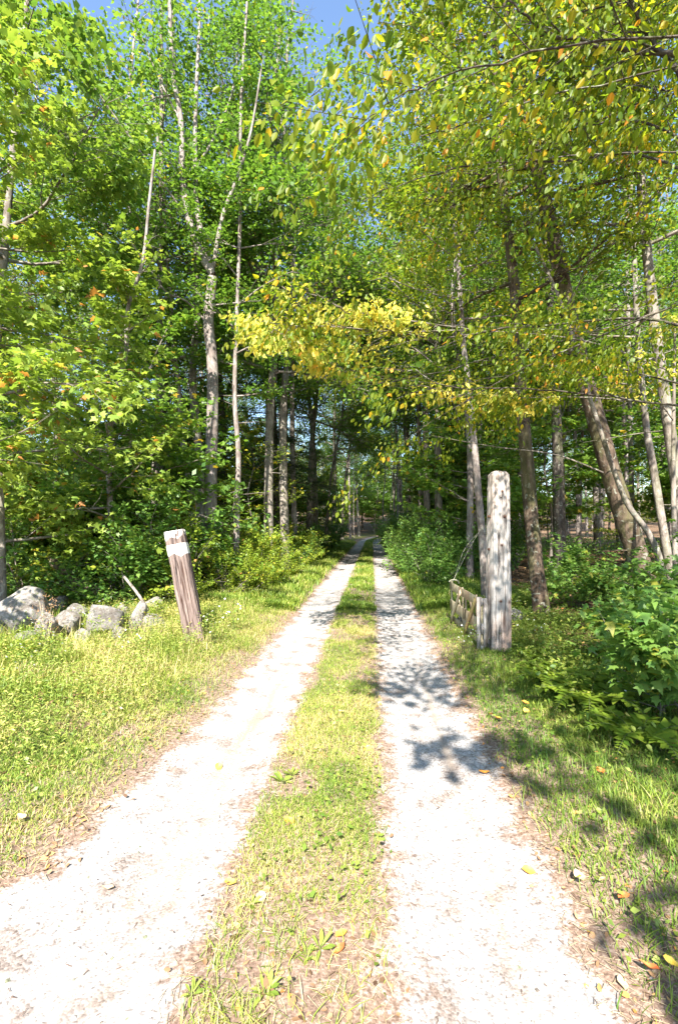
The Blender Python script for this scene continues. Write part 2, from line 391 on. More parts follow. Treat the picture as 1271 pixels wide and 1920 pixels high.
def leaf_mesh(name, p, d, n, size, tint, tpl, mat, parent=None):
    T, Fc = TPL[tpl]
    d = unit(d); s = unit(np.cross(n, d)); n2 = np.cross(d, s)
    k = len(p); L = size[:, None, None]; Rv = np.random.RandomState(k % 9973)
    wv = Rv.uniform(.75, 1.2, k)[:, None, None]; zv = Rv.uniform(-.8, 2.6, k)[:, None, None]; cv = Rv.normal(0, .22, k)[:, None, None]; bv = Rv.normal(0, .12, k)[:, None, None]
    tx = T[None, :, :1]; ty = T[None, :, 1:2] * wv + bv * tx * tx
    V = p[:, None] + L * (tx * d[:, None] + ty * s[:, None] + (T[None, :, 2:3] * zv - cv * tx * tx) * n2[:, None])
    Fx = (Fc[None] + (np.arange(k) * len(T))[:, None, None]).reshape(-1, Fc.shape[1])
    return mesh_np(name, V.reshape(-1, 3), [Fx], mat, parent, attrs={'tint': np.repeat(tint, len(T))}, smooth=False)

class Plant:
    """collects wood and twigs, then puts leaves along the twigs"""
    def __init__(s, seed): s.r = np.random.RandomState(seed); s.w = Wood(); s.tw = []; s.seed = seed
    def branch(s, p0, d, L, r, depth, spread=.9, droop=.0, up=.0, nsub=None, flat=.35, sides=5, minr=.003, n=None, keep=.2, pts=None):
        R = s.r
        if pts is None:
            n = n or max(3, int(L / .35) + 2)
            pts = [np.array(p0, float)]; d = unit(np.array(d, float)); st = L / (n - 1)
            for k in range(n - 1):
                d = unit(d + R.normal(0, .10, 3) * np.array([1, 1, .7]) + np.array([0, 0, up - droop * (k / n)]) * (3.0 / n))
                pts.append(pts[-1] + d * st)
            pts = np.array(pts)
        n = len(pts)
        rad = r * (1 - np.linspace(0, 1, n) ** 1.0 * .85) + minr * .3
        if depth > 0 or r > .0028:
            s.w.tube(pts, rad, sides if depth > 0 else 3)
        if depth == 0:
            for a, b in zip(pts[:-1], pts[1:]): s.tw.append((a, b))
            return pts
        m = nsub if nsub is not None else max(3, int(L / .22))
        cum = np.linspace(keep, 1, m)
        sg = 1 if R.rand() < .5 else -1
        for i, t in enumerate(cum):
            x = t * (n - 1); k = min(int(x), n - 2); q = pts[k] + (pts[k + 1] - pts[k]) * (x - k)
            dd = unit(pts[k + 1] - pts[k]); sg = -sg
            side = unit(np.cross(dd, np.array([0, 0, 1.])) + 1e-6) * sg
            a = R.uniform(.55, 1.0) * spread if t < .97 else R.uniform(0, .3)
            nd = dd * cos(a) + side * sin(a) + np.array([0, 0, R.normal(0, flat)])
            l2 = L * R.uniform(.42, .66) * (1.15 - .62 * t)
            l2 = max(l2, .2)
            s.branch(q, nd, l2, max(r * .36 * (1.1 - .6 * t), .0018), depth - 1, spread, droop, up * .5, None if depth - 1 == 0 else max(4, int(l2 / .115)), flat, max(3, sides - 1), minr, None, .15)
        return pts
    def leaves(s, name, mat, parent, size, dens, tpl='diamond', droop=.25, tilt=.45, spread=.03, vert=.02, tmu=.5, tsd=.22, side=.9, gap=5.0, gs=1.1):
        R = s.r; A = np.array([t[0] for t in s.tw]); B = np.array([t[1] for t in s.tw])
        ln = np.linalg.norm(B - A, axis=1)
        mid = (A + B) / 2; g = fbm(mid[:, 0] * gs + mid[:, 2] * gs * .6 + s.seed, mid[:, 1] * gs - mid[:, 2] * gs * .8, s.seed + 2, 3)
        cnt = R.poisson(ln * dens * np.clip((g - .5) * gap + 1, .02, 2.6))
        idx = np.repeat(np.arange(len(A)), cnt); k = len(idx)
        t = R.rand(k)[:, None]; d = unit(B - A)[idx]
        p = A[idx] * (1 - t) + B[idx] * t + R.normal(0, 1, (k, 3)) * np.array([spread, spread, vert])
        sd = unit(np.cross(d, [0, 0, 1.]) + 1e-6) * np.where(R.rand(k) < .5, 1, -1)[:, None]
        ld = d * R.uniform(.2, .9, (k, 1)) + sd * side * R.uniform(.4, 1, (k, 1)) + R.normal(0, .2, (k, 3)); ld[:, 2] -= droop * R.uniform(.4, 1.6, k)
        nn = np.array([0, 0, 1.]) + R.normal(0, tilt, (k, 3))
        sz = size * R.uniform(.6, 1.25, k)
        ctint = R.normal(0, tsd * .6, len(A))[idx]
        tint = np.clip(tmu + ctint + R.normal(0, tsd * .7, k), 0, 1)
        s.nleaf = k; print(name, s.seed, 'leaves', k, 'twigs', len(A), 'len', round(float(ln.sum())))
        return leaf_mesh(name, p, ld, nn, sz, tint, tpl, mat, parent)

def trunk_tree(seed, name, base, pts, r0, r1, crown, barkm, leaf, label=None, group=None, cat='tree', forks=(), sides=10, extra=None, flare=.35, limbs=None):
    """pts: world control points of the stem from the ground up. crown: dict(z0, z1, R, n, ...)"""
    root = empty(name, tuple(base)); tag(root, label, cat, group)
    pl = Plant(seed); R = pl.r
    q = resample(np.asarray(pts, float) - np.asarray(base), max(14, len(pts) * 6))
    L = np.linspace(0, 1, len(q)); rr = r0 + (r1 - r0) * L ** .8
    rr = rr * (1 + flare * np.exp(-(q[:, 2] - q[0, 2]) / .25))
    pl.w.tube(q, rr, sides, .12, seed)
    for fk in forks:
        fp = resample(np.asarray(fk[0], float) - np.asarray(base), max(8, len(fk[0]) * 4))
        pl.w.tube(fp, np.linspace(fk[1], fk[2], len(fp)), 7, .08, seed + 3)
        if len(fk) > 3: 
            pl.branch(None, None, fk[3], fk[1] * .7, 2, pts=fp, nsub=max(4, int(fk[3] * 2.2)), keep=.35)
    c = dict(z0=3, z1=12, R=2.5, n=35, up=.12, elev=(.1, .7), depth=2, az=None, droop=.1, flat=.3, shape=.6, dead=0)
    c.update(crown)
    if c['n']:
        for i in range(c['n']):
            f = (i + R.rand() * .8) / c['n']; z = c['z0'] + (c['z1'] - c['z0']) * f
            k = int(np.clip(np.searchsorted(q[:, 2], z), 1, len(q) - 1)); p = q[k]
            if z > q[-1, 2]: p = q[-1] - (q[-1] - q[-2]) * R.rand() * 2
            az = i * 2.39996 + R.normal(0, .3) if c['az'] is None else R.uniform(*c['az'])
            el = c['elev'][0] + (c['elev'][1] - c['elev'][0]) * f + R.normal(0, .12)
            prof = (math.sin(pi * min(1, (f * .85 + .15)) ** c['shape'])) if c['shape'] > 0 else (1.05 - f)
            Lb = c['R'] * max(.3, prof) * R.uniform(.75, 1.2)
            d = np.array([cos(az) * cos(el), sin(az) * cos(el), sin(el)])
            pl.branch(p, d, Lb, min(rr[k] * .5, .012 + Lb * .011), c['depth'], up=c['up'], droop=c['droop'], flat=c['flat'], nsub=max(5, int(Lb * 4.2)))
    for i in range(c['dead']):
        z = R.uniform(.8, c['z0'] + 1.5); k = int(np.clip(np.searchsorted(q[:, 2], z), 1, len(q) - 1)); az = R.uniform(0, 2 * pi)
        tw0 = len(pl.tw); pl.branch(q[k], (cos(az), sin(az), R.uniform(-.1, .4)), R.uniform(.3, 1.3), .009, 1, nsub=4, keep=.4)
        del pl.tw[tw0:]
    if limbs:
        limbs(pl, np.asarray(base))
    pl.w.build('trunk', barkm, root)
    if pl.tw: pl.leaves('crown', leaf[0], root, **leaf[1])
    return root, pl
def px_pts(lst, d=None):
    return [P(a[0], a[1], a[2] if len(a) > 2 else d) for a in lst]
def grounded(pts, extra=.1):
    """set the first point on the ground under itself"""
    p = np.array(pts[0]); g = gz(p[0], p[1]); p[2] = g - extra; return [p] + list(pts[1:])
LEAF = lambda m, **k: (M[m], k)
random.seed(3)

# ---- the trees one can tell apart; the pixel lists are where each stem stands in the picture, with its distance
def stem(lst, d, top=None):
    pts = px_pts(lst, d); b = pts[0].copy(); g = gz(b[0], b[1])
    pts = [np.array([b[0], b[1], g - .15])] + ([b] if b[2] > g + .3 else []) + pts[1:]
    if top: pts.append(pts[-1] + np.array(top))
    return np.array([b[0], b[1], g]), pts

print('trees')
# left verge
b, p = stem([(394, 1090), (396, 900), (399, 700), (391, 600), (399, 520)], 12)
f1 = px_pts([(399, 515), (372, 468), (352, 400), (342, 320), (340, 230), (324, 130), (318, 0), (312, -140)], 12)
f2 = px_pts([(399, 510, 12), (380, 450, 12.1), (370, 390, 12.2), (366, 300, 12.3), (368, 180, 12.3), (374, 40, 12.4), (372, -100, 12.5)])
f3 = px_pts([(400, 500, 12), (418, 405, 11.8), (448, 325, 11.6), (472, 240, 11.5), (490, 130, 11.3)])
f4 = px_pts([(349, 405, 12), (275, 300, 11.2), (160, 140, 10.3), (62, -5, 9.5)])
f5 = px_pts([(384, 600, 12), (350, 565, 11.8), (310, 545, 11.6), (272, 488, 11.4)])
f6 = px_pts([(340, 230, 12), (300, 150, 12), (262, 60, 12)])
f7 = px_pts([(366, 320, 12.3), (410, 240, 12.5), (440, 150, 12.8), (450, 20, 13)])
trunk_tree(11, 'maple_tree', b, p, .155, .125, dict(z0=6.8, z1=7.2, R=1.4, n=2, dead=3), M['bark_pale'],
           LEAF('canopy', size=.10, dens=22, tpl='maple_lite', spread=.11, vert=.08, tmu=.5),
           'tall pale maple forking into a crooked crown beside the left verge', 'tree', 
           forks=[(f1, .10, .04, 2.6), (f2, .085, .035, 2.4), (f3, .06, .02, 2.2), (f4, .028, .01), (f5, .03, .012, 1.2), (f6, .03, .01, 1.6), (f7, .035, .01, 2.0)], sides=16)
b, p = stem([(376, 1050), (374, 860), (362, 720), (368, 600), (366, 480), (350, 330), (330, 150), (320, -50)], 13.5)
trunk_tree(12, 'maple_tree', b, p, .15, .05, dict(z0=5.5, z1=14, R=2.4, n=22, dead=8), M['bark_grey'],
           LEAF('canopy', size=.11, dens=43, tpl='diamond', spread=.1, vert=.07), 'blotchy dark trunk just behind the pale forked maple', None)
b, p = stem([(360, 1010), (357, 930), (343, 830), (335, 720), (326, 640), (316, 500), (300, 300)], 13, (-.4, .2, 3))
trunk_tree(13, 'birch_tree', b, p, .09, .03, dict(z0=5, z1=11, R=1.8, n=16, dead=8), M['bark_grey'],
           LEAF('canopy', size=.10, dens=43, spread=.1, vert=.07), 'thin grey leaning trunk left of the pale forked maple', None)
b, p = stem([(441, 1080), (445, 950), (447, 850), (440, 740), (444, 600), (450, 420), (452, 200)], 12.2, (.1, .2, 3))
trunk_tree(14, 'ash_tree', b, p, .085, .03, dict(z0=4.6, z1=13, R=1.7, n=20, dead=5), M['bark_pale'],
           LEAF('canopy', size=.10, dens=43, spread=.1, vert=.07), 'slim pale trunk standing right of the forked maple', None)
b, p = stem([(212, 1090), (207, 950), (205, 870), (212, 765), (236, 665), (240, 580), (268, 488), (280, 380)], 8.8, (.1, 0, 1.0))
trunk_tree(15, 'young_maple', b, p, .065, .022, dict(z0=.9, z1=6.6, R=1.3, n=30, elev=(.0, .6)), M['bark_pale'],
           LEAF('maple', size=.115, dens=32, tpl='maple', droop=.35, spread=.07, vert=.05, tmu=.6), 'young maple with a bent stem and bright leaves behind the stone wall', None)
b, p = stem([(4, 1120), (2, 1000), (-6, 800), (-20, 500), (-40, 100)], 7.2, (-.2, 0, 2))
trunk_tree(16, 'maple_tree', b, p, .075, .035, dict(z0=1.1, z1=9.5, R=2.25, n=22, elev=(-.1, .6)), M['bark_grey'],
           LEAF('maple', size=.115, dens=32, tpl='maple', droop=.35, spread=.07, vert=.05, tmu=.58), 'bright leafy maple at the frame edge behind the largest boulder', None)
b = np.array([-7.2, 9.6, gz(-7.2, 9.6)])
trunk_tree(18, 'maple_tree', b, [b - [0, 0, .1], b + [.2, .1, 4], b + [.6, .0, 9], b + [.9, .1, 14]], .13, .04, dict(z0=5.5, z1=14, R=3.0, n=26, elev=(.0, .6)), M['bark_grey'],
           LEAF('maple', size=.125, dens=14, gap=8, tpl='maple_lite', droop=.4, spread=.09, vert=.07, tmu=.32), 'tall maple whose bright crown fills the upper left corner')
b = np.array([-4.9, 12.6, gz(-4.9, 12.6)])
trunk_tree(19, 'maple_tree', b, [b - [0, 0, .1], b + [.1, .1, 4], b + [.2, .0, 9], b + [.1, .1, 15.5]], .11, .04, dict(z0=7, z1=15.5, R=2.3, n=22, elev=(.0, .6)), M['bark_grey'],
           LEAF('canopy', size=.11, dens=14, gap=8, tpl='diamond', droop=.3, spread=.1, vert=.08, tmu=.55), 'grey trunked maple between the bent young maple and the thin leaning birch')
b = np.array([-6.2, 5.6, gz(-6.2, 5.6)])
trunk_tree(17, 'maple_tree', b, [b - [0, 0, .1], b + [.2, .1, 3], b + [.5, .2, 6], b + [.7, .3, 10]], .12, .04, dict(z0=1.5, z1=9, R=2.4, n=12, az=(-1.1, 1.6), elev=(.0, .55)), M['bark_grey'],
           LEAF('maple', size=.12, dens=29, tpl='maple', droop=.4, spread=.07, vert=.05, tmu=.62), 'maple leaning over the stone wall, its bright boughs hanging into view', None)
# right verge
b, p = stem([(912, 1135), (903, 1000), (890, 850), (879, 730), (868, 640), (860, 520), (850, 380), (838, 200)], 9.6, (-.1, .2, 3))
trunk_tree(21, 'ash_tree', b, p, .085, .03, dict(z0=5.5, z1=12, R=1.9, n=20, dead=3), M['bark_pale'],
           LEAF('birch', size=.09, dens=19, tpl='ovate', spread=.09, vert=.07), 'slim pale trunk rising behind the small gate', None)
b, p = stem([(1017, 1165), (1002, 1040), (986, 850), (974, 700), (966, 560), (954, 450), (940, 330), (930, 150), (925, 0)], 8.3, (-.1, .3, 3))
trunk_tree(22, 'maple_tree', b, p, .135, .05, dict(z0=5.2, z1=12, R=2.3, n=20, dead=4), M['bark_brown'],
           LEAF('birch', size=.09, dens=19, tpl='ovate', spread=.09, vert=.07), 'straight brown mottled trunk right of the tall wooden post', None, sides=14)
b, p = stem([(1212, 1100), (1150, 905), (1110, 760), (1070, 610), (1040, 460), (1010, 330), (985, 200), (962, 70), (940, -40)], 8.0, (-.5, .3, 2.5))
trunk_tree(23, 'oak_tree', b, p, .19, .07, dict(z0=6.8, z1=12.5, R=2.6, n=18, dead=3), M['bark_brown'],
           LEAF('birch', size=.09, dens=19, tpl='ovate', spread=.09, vert=.07), 'thick brown trunk leaning left over the shaded undergrowth', None, sides=16)
b, p = stem([(1250, 1130), (1238, 1060), (1215, 1000), (1176, 945), (1146, 870), (1105, 745), (1072, 630), (1040, 540)], 7.2, (-.3, .1, .8))
trunk_tree(24, 'birch_tree', b, p, .055, .02, dict(z0=4, z1=5.4, R=1.2, n=5), M['bark_grey'],
           LEAF('birch', size=.085, dens=19, tpl='ovate', spread=.09, vert=.07), 'thin curved stem crossing in front of the thick leaning trunk', None)
b, p = stem([(1302, 1130), (1272, 930), (1246, 750), (1226, 600), (1210, 450), (1200, 330), (1190, 180), (1180, 0)], 7.4, (-.1, .1, 2.5))
trunk_tree(25, 'maple_tree', b, p, .10, .045, dict(z0=5.5, z1=11, R=2.2, n=16, dead=2), M['bark_grey'],
           LEAF('birch', size=.09, dens=18, tpl='ovate', spread=.09, vert=.07), 'grey brown trunk along the right frame edge above the saplings', None, sides=14)
b, p = stem([(1262, 1090), (1228, 900), (1211, 800), (1196, 650), (1190, 520), (1178, 300), (1165, 100)], 11, (-.2, .2, 2.5))
trunk_tree(26, 'ash_tree', b, p, .095, .04, dict(z0=5, z1=13, R=2.3, n=24, dead=4), M['bark_grey'],
           LEAF('canopy', size=.10, dens=18, spread=.1, vert=.07), 'dappled trunk right of the thick leaning tree', None)
b, p = stem([(1188, 1060), (1184, 920), (1180, 760), (1176, 560), (1170, 300)], 14.5, (0, .2, 3))
trunk_tree(27, 'ash_tree', b, p, .10, .04, dict(z0=5, z1=14, R=2.3, n=24, dead=5), M['bark_grey'],
           LEAF('canopy', size=.11, dens=17, spread=.1, vert=.07), 'distant grey trunk behind the thick leaning tree', None)
b, p = stem([(1050, 1070), (1046, 900), (1040, 720), (1030, 560), (1022, 350), (1015, 100)], 13, (0, .2, 3))
trunk_tree(28, 'hemlock_tree', b, p, .17, .06, dict(z0=6, z1=15, R=2.3, n=27, dead=12), M['bark_dark'],
           LEAF('canopy', size=.10, dens=18, spread=.1, vert=.07, tmu=.4), 'dark straight trunk between the mottled trunk and the leaning tree', None)

# ---- the beech whose boughs hang over the road from the right (its trunk stands beside the view)
bx, by = 4.9, 4.2
b = np.array([bx, by, gz(bx, by)])
def beech_limbs(pl, base):
    R = pl.r
    def limb(lst, r, depth=2, nsub=None, d=None, pxs=True, keep=.2, L=None, spread=.9):
        pts = px_pts(lst, d) if pxs else [np.array(q, float) for q in lst]
        pts = resample(np.array(pts) - base, max(8, len(pts) * 5)); pts = pts + np.cumsum(R.normal(0, .012, pts.shape), axis=0)
        r = r * .72
        LL = np.linalg.norm(np.diff(pts, axis=0), axis=1).sum()
        pl.branch(None, None, L or LL * .55, r, depth, pts=pts, nsub=nsub or int(LL * 3.2), droop=.25, flat=.22, keep=keep, spread=spread)
    T = lambda z: tuple(base + np.array([0, 0, z]))
    # the thick bough crossing the top right corner, and the steep one beside it
    limb([(1430, 190, 4.3), (1271, 104, 4.4), (1180, 88, 4.4), (1080, 66, 4.4), (1000, 42, 4.4), (930, -8, 4.4), (830, -120, 4.4)], .04)
    limb([(1400, 330, 4.3), (1271, 120, 4.4), (1235, 45, 4.5), (1200, -5, 4.5), (1130, -140, 4.6)], .05)
    limb([(1400, 330, 4.4), (1240, 235, 5.2), (1105, 228, 5.4), (1010, 196, 5.4), (900, 190, 5.4), (815, 212, 5.4)], .022)
    limb([(1400, 380, 4.4), (1200, 285, 5.4), (1020, 300, 5.5), (880, 310, 5.5), (760, 348, 5.4), (690, 380, 5.4)], .022)
    limb([(1400, 640, 4.4), (1180, 600, 5.6), (1000, 622, 5.6), (850, 640, 5.4), (720, 628, 5.1), (600, 622, 4.9), (560, 622, 4.8)], .024, nsub=14, L=1.9)
    limb([(770, 640, 5.2), (690, 600, 5.0), (620, 565, 4.8), (570, 540, 4.7)], .012, L=1.4, nsub=10)
    limb([(1400, 780, 4.6), (1150, 750, 5.6), (1000, 735, 5.6), (880, 738, 5.4), (790, 705, 5.2), (740, 690, 5.2)], .018, L=1.9)
    limb([(1400, 760, 4.6), (1150, 690, 6.5), (1000, 660, 6.8), (800, 700, 6.8), (700, 720, 6.6), (620, 700, 6.4)], .018, L=2.2)
    # boughs overhead, near the camera: the curtain of leaves at the top
    limb([T(5.2), (3.4, 3.2, 4.7), (2.0, 2.7, 4.45), (.9, 2.6, 4.2), (.45, 2.5, 3.9), (.2, 2.5, 3.7)], .014, pxs=False, L=2.2)
    limb([T(5.2), (3.3, 3.6, 5.2), (1.9, 3.6, 5.0), (.9, 3.7, 4.8), (.1, 3.7, 4.5)], .014, pxs=False, L=2.3)
    limb([T(5.0), (3.6, 2.5, 4.9), (2.4, 1.5, 4.9), (1.2, 1.0, 4.6), (.2, .9, 4.3)], .014, pxs=False)
    limb([T(4.6), (4.0, 2.0, 4.8), (3.2, .3, 4.8), (2.6, -1.0, 4.5)], .035, pxs=False)
    limb([T(6.2), (3.8, 2.2, 6.2), (2.6, .6, 6.3), (1.6, -.6, 6.1), (.9, -1.4, 5.8)], .035, pxs=False)
    limb([T(6.6), (3.2, 3.4, 7.6), (1.2, 2.8, 8.0), (-.6, 2.4, 8.1), (-1.9, 2.2, 7.9)], .03, pxs=False, L=3.0, nsub=34)  # three high boughs above the view, added to shade the track
    limb([T(7.4), (3.4, 3.2, 8.6), (1.6, 1.8, 9.2), (.0, .8, 9.3), (-1.2, .4, 9.1)], .03, pxs=False, L=2.4, nsub=20)
    limb([T(6.0), (3.4, 4.4, 6.8), (1.8, 4.4, 7.2), (.4, 4.3, 7.3), (-.9, 4.2, 7.1)], .03, pxs=False, L=2.2, nsub=18)
    for z0 in np.linspace(3.9, 9.6, 7):
        for a in ((R.uniform(2.5, 3.1), R.uniform(2.0, 2.6)) if z0 > 6.5 else (R.uniform(2.6, 3.1),)):
            Lb = R.uniform(3.4, 4.9) * (1.0 if z0 < 7.5 else .85); el = R.uniform(-.02, .16)
            d = np.array([cos(a) * cos(el), sin(a) * cos(el), sin(el)])
            pl.branch(np.array([0, 0, z0]), d, Lb, .014, 2, up=.05, droop=.22, flat=.2, nsub=int(Lb * (3.4 if z0 > 5 else 1.9)), n=12)
trunk_tree(31, 'beech_tree', b, [b - [0, 0, .1], b + [.1, 0, 3], b + [0, .1, 6], b + [-.2, .2, 10.5]], .2, .06,
           dict(z0=3, z1=10, n=0), M['bark_dark'],
           LEAF('beech', size=.060, dens=23, gap=8, gs=.9, tpl='beech', droop=.9, tilt=.7, spread=.06, vert=.06, tmu=.50, tsd=.24, side=.6),
           'beech with thick bough and olive and yellow leaves drooping over the road', limbs=beech_limbs)
def maple_limbs(pl, base):  # limbs laid out so their shadows land on the right track and verge
    for pts, L, n in (([(5.0, -3.2, 4.4), (2.7, -2.6, 5.0), (1.1, -2.0, 5.1), (.15, -1.75, 5.0)], .8, 7), ([(5.0, -3.2, 3.4), (3.4, -3.1, 4.0), (1.9, -2.9, 4.1), (1.0, -2.7, 4.0)], .7, 6),
                      ([(5.0, -3.1, 4.4), (3.4, -1.6, 5.2), (2.0, -.2, 5.4), (1.3, .5, 5.3)], 1.0, 8), ([(5.0, -3.2, 4.8), (3.4, -2.3, 5.0), (2.2, -1.6, 4.9), (1.5, -1.2, 4.8)], .8, 7), ([(5.0, -3.2, 4.2), (3.6, -3.6, 4.7), (2.2, -3.6, 4.7)], .9, 7), ([(5.0, -3.2, 4.2), (4.2, -2.2, 5.0), (3.3, -1.2, 5.2), (2.6, -.4, 5.2)], 1.0, 8), ([(5.0, -3.2, 4.2), (3.8, -4.0, 5.4), (2.4, -4.2, 5.6), (1.1, -4.0, 5.5)], .9, 8), ([(5.0, -3.2, 4.4), (3.4, -2.6, 5.0), (2.2, -2.2, 5.0), (1.35, -2.0, 5.0)], .75, 8), ([(5.0, -3.2, 4.2), (3.2, -3.1, 4.9), (1.8, -2.9, 5.0), (.95, -2.7, 4.9)], .6, 6), ([(5.0, -3.2, 4.0), (3.2, -3.6, 4.8), (1.6, -3.5, 4.9), (.8, -3.3, 4.9)], .45, 5), ([(5.0, -3.1, 4.6), (3.0, -1.6, 5.2), (1.2, -.9, 5.3), (.0, -.7, 5.1)], .7, 7)):
        q = resample(np.array(pts) - base, 14); pl.branch(None, None, L, .02, 2, pts=q, nsub=n, droop=.1, flat=.15, keep=.5)
b = np.array([5.2, -3.2, gz(5.2, -3.2)])  # unseen tree added behind the camera to shade the right verge
trunk_tree(33, 'unseen_maple', b, [b - [0, 0, .1], b + [0, 0, 3], b + [-.2, .1, 6], b + [-.3, .1, 9.5]], .15, .05, dict(z0=3.8, z1=8.0, R=2.6, n=8, az=(.9, 2.6), elev=(-.05, .3)), M['bark_grey'],
           LEAF('canopy', size=.12, dens=34, gap=7, gs=.9, tpl='maple_lite', spread=.1, vert=.06), 'unseen maple added behind the viewer to dapple the right verge with shade', limbs=maple_limbs)
# yellow sunlit bough of a second, smaller beech below it
b = np.array([4.6, 6.6, gz(4.6, 6.6)])
def yellow_limbs(pl, base):
    def limb(lst, r, L, nsub, kp=.25):
        pts = resample(np.array(px_pts(lst)) - base, max(8, len(lst) * 5))
        pl.branch(None, None, L, r, 2, pts=pts, nsub=nsub, droop=.2, flat=.13, keep=kp)
    limb([(1268, 700, 6.6), (1100, 640, 6.2), (900, 620, 5.7), (750, 622, 5.3), (620, 612, 5.0), (520, 612, 4.9), (520, 622, 4.8)], .011, 1.3, 26, .42)
    limb([(900, 620, 5.7), (760, 600, 5.3), (650, 580, 5.0), (575, 540, 4.8)], .010, .9, 12)
    limb([(1268, 760, 6.6), (1100, 745, 6.2), (900, 745, 5.8), (780, 720, 5.6), (640, 690, 5.3)], .009, 1.1, 18, .3)
trunk_tree(32, 'young_beech', b, [b - [0, 0, .1], b + [0, .05, 2], b + [.1, .1, 4.2]], .05, .015, dict(z0=1.8, z1=4.4, R=1.0, n=2, az=(3.2, 4.6)), M['bark_grey'],
           LEAF('yellow', size=.066, dens=36, tpl='beech', droop=.75, tilt=.6, spread=.035, vert=.03, tmu=.45, tsd=.26, side=.7),
           'young beech reaching one long yellow bough out over the track', limbs=yellow_limbs)

# ---- the woods behind: kinds of tree, each copied with its trunk and crown
Z0 = np.zeros(3)
def proto(seed, name, H, r0, crown, bm, leaf, lean=.3, sides=8):
    R = np.random.RandomState(seed + 100)
    pts = [np.array([0, 0, -.15])] + [np.array([R.normal(0, lean) * (z / H), R.normal(0, lean) * (z / H), z]) for z in np.linspace(H * .25, H, 4)]
    return trunk_tree(seed, name, Z0, pts, r0, r0 * .22, crown, bm, leaf, 'x', None, 'tree', sides=sides)[0]
PR = {
 'maple_tall': proto(41, 'maple_tree', 17, .16, dict(z0=5, z1=16.5, R=3.0, n=40, dead=8), M['bark_grey'], LEAF('canopy', size=.125, dens=11, spread=.13, vert=.09)),
 'maple_wide': proto(48, 'maple_tree', 21, .17, dict(z0=7.5, z1=20.5, R=5.0, n=26, dead=6, elev=(.1, .55)), M['bark_grey'], LEAF('canopy', size=.12, dens=7, spread=.15, vert=.12, gap=9)),
 'maple_tall2': proto(42, 'maple_tree', 18, .13, dict(z0=7, z1=17.5, R=2.7, n=35, dead=10), M['bark_pale'], LEAF('canopy', size=.125, dens=11, spread=.13, vert=.09, tmu=.6)),
 'birch': proto(43, 'birch_tree', 15, .10, dict(z0=4.5, z1=14.5, R=2.2, n=38, dead=8), M['bark_pale'], LEAF('birch', size=.10, dens=19, tpl='diamond', spread=.12, vert=.09)),
 'hemlock': proto(44, 'hemlock_tree', 16, .15, dict(z0=2.6, z1=15.6, R=2.6, n=59, elev=(-.25, .1), shape=0, up=0, droop=.15, flat=.1, dead=14), M['bark_dark'], LEAF('needle', size=.10, dens=25, tpl='needle', spread=.06, vert=.02, droop=.15)),
 'under': proto(45, 'understory_maple', 6.5, .05, dict(z0=1.3, z1=6.3, R=1.8, n=30, elev=(0, .4), flat=.15), M['bark_grey'], LEAF('canopy', size=.12, dens=24, tpl='maple_lite', spread=.08, vert=.04, tmu=.6)),
 'under2': proto(46, 'understory_beech', 5, .04, dict(z0=.8, z1=4.8, R=1.7, n=27, elev=(0, .35), flat=.12), M['bark_grey'], LEAF('birch', size=.10, dens=27, tpl='diamond', spread=.06, vert=.03, tmu=.55)),
 'pole': proto(47, 'slender_tree', 14, .075, dict(z0=8, z1=13.5, R=1.7, n=19, dead=10), M['bark_pale'], LEAF('canopy', size=.11, dens=17, spread=.12, vert=.09)),
}
def shrub(seed, name, H, Rr, leaf, stems=7):
    root = empty(name, (0, 0, 0)); pl = Plant(seed); R = pl.r
    for i in range(stems):
        a = i * 2.4 + R.rand(); el = R.uniform(.55, 1.35)
        pl.branch((R.normal(0, .06), R.normal(0, .06), -.05), (cos(a) * cos(el) * Rr, sin(a) * cos(el) * Rr, sin(el)), H * R.uniform(.75, 1.15), .011, 2, nsub=max(7, int(H * 7)), flat=.35, up=.05, keep=.15)
    pl.w.build('stem', M['bark_grey'], root)
    pl.leaves('foliage', leaf[0], root, **leaf[1]); tag(root, 'x', 'shrub'); return root
PR['shrub_green'] = shrub(51, 'green_shrub', 1.5, 1.0, LEAF('bushleaf', size=.085, dens=60, tpl='diamond', spread=.05, vert=.04))
PR['shrub_lime'] = shrub(52, 'lime_shrub', 1.1, 1.0, LEAF('limeleaf', size=.07, dens=75, tpl='diamond', spread=.05, vert=.04))
PR['sapling'] = proto(53, 'maple_sapling', 2.4, .016, dict(z0=.35, z1=2.35, R=.85, n=22, elev=(0, .5), flat=.15), M['bark_grey'], LEAF('maple', size=.12, dens=26, tpl='maple', spread=.05, vert=.03, droop=.4, tmu=.7), lean=.1, sides=5)
PR['low_sapling'] = shrub(54, 'leafy_sapling', .95, .9, LEAF('bushleaf', size=.105, dens=42, tpl='maple', spread=.06, vert=.05, droop=.45, tilt=.35, tmu=.62), stems=6)

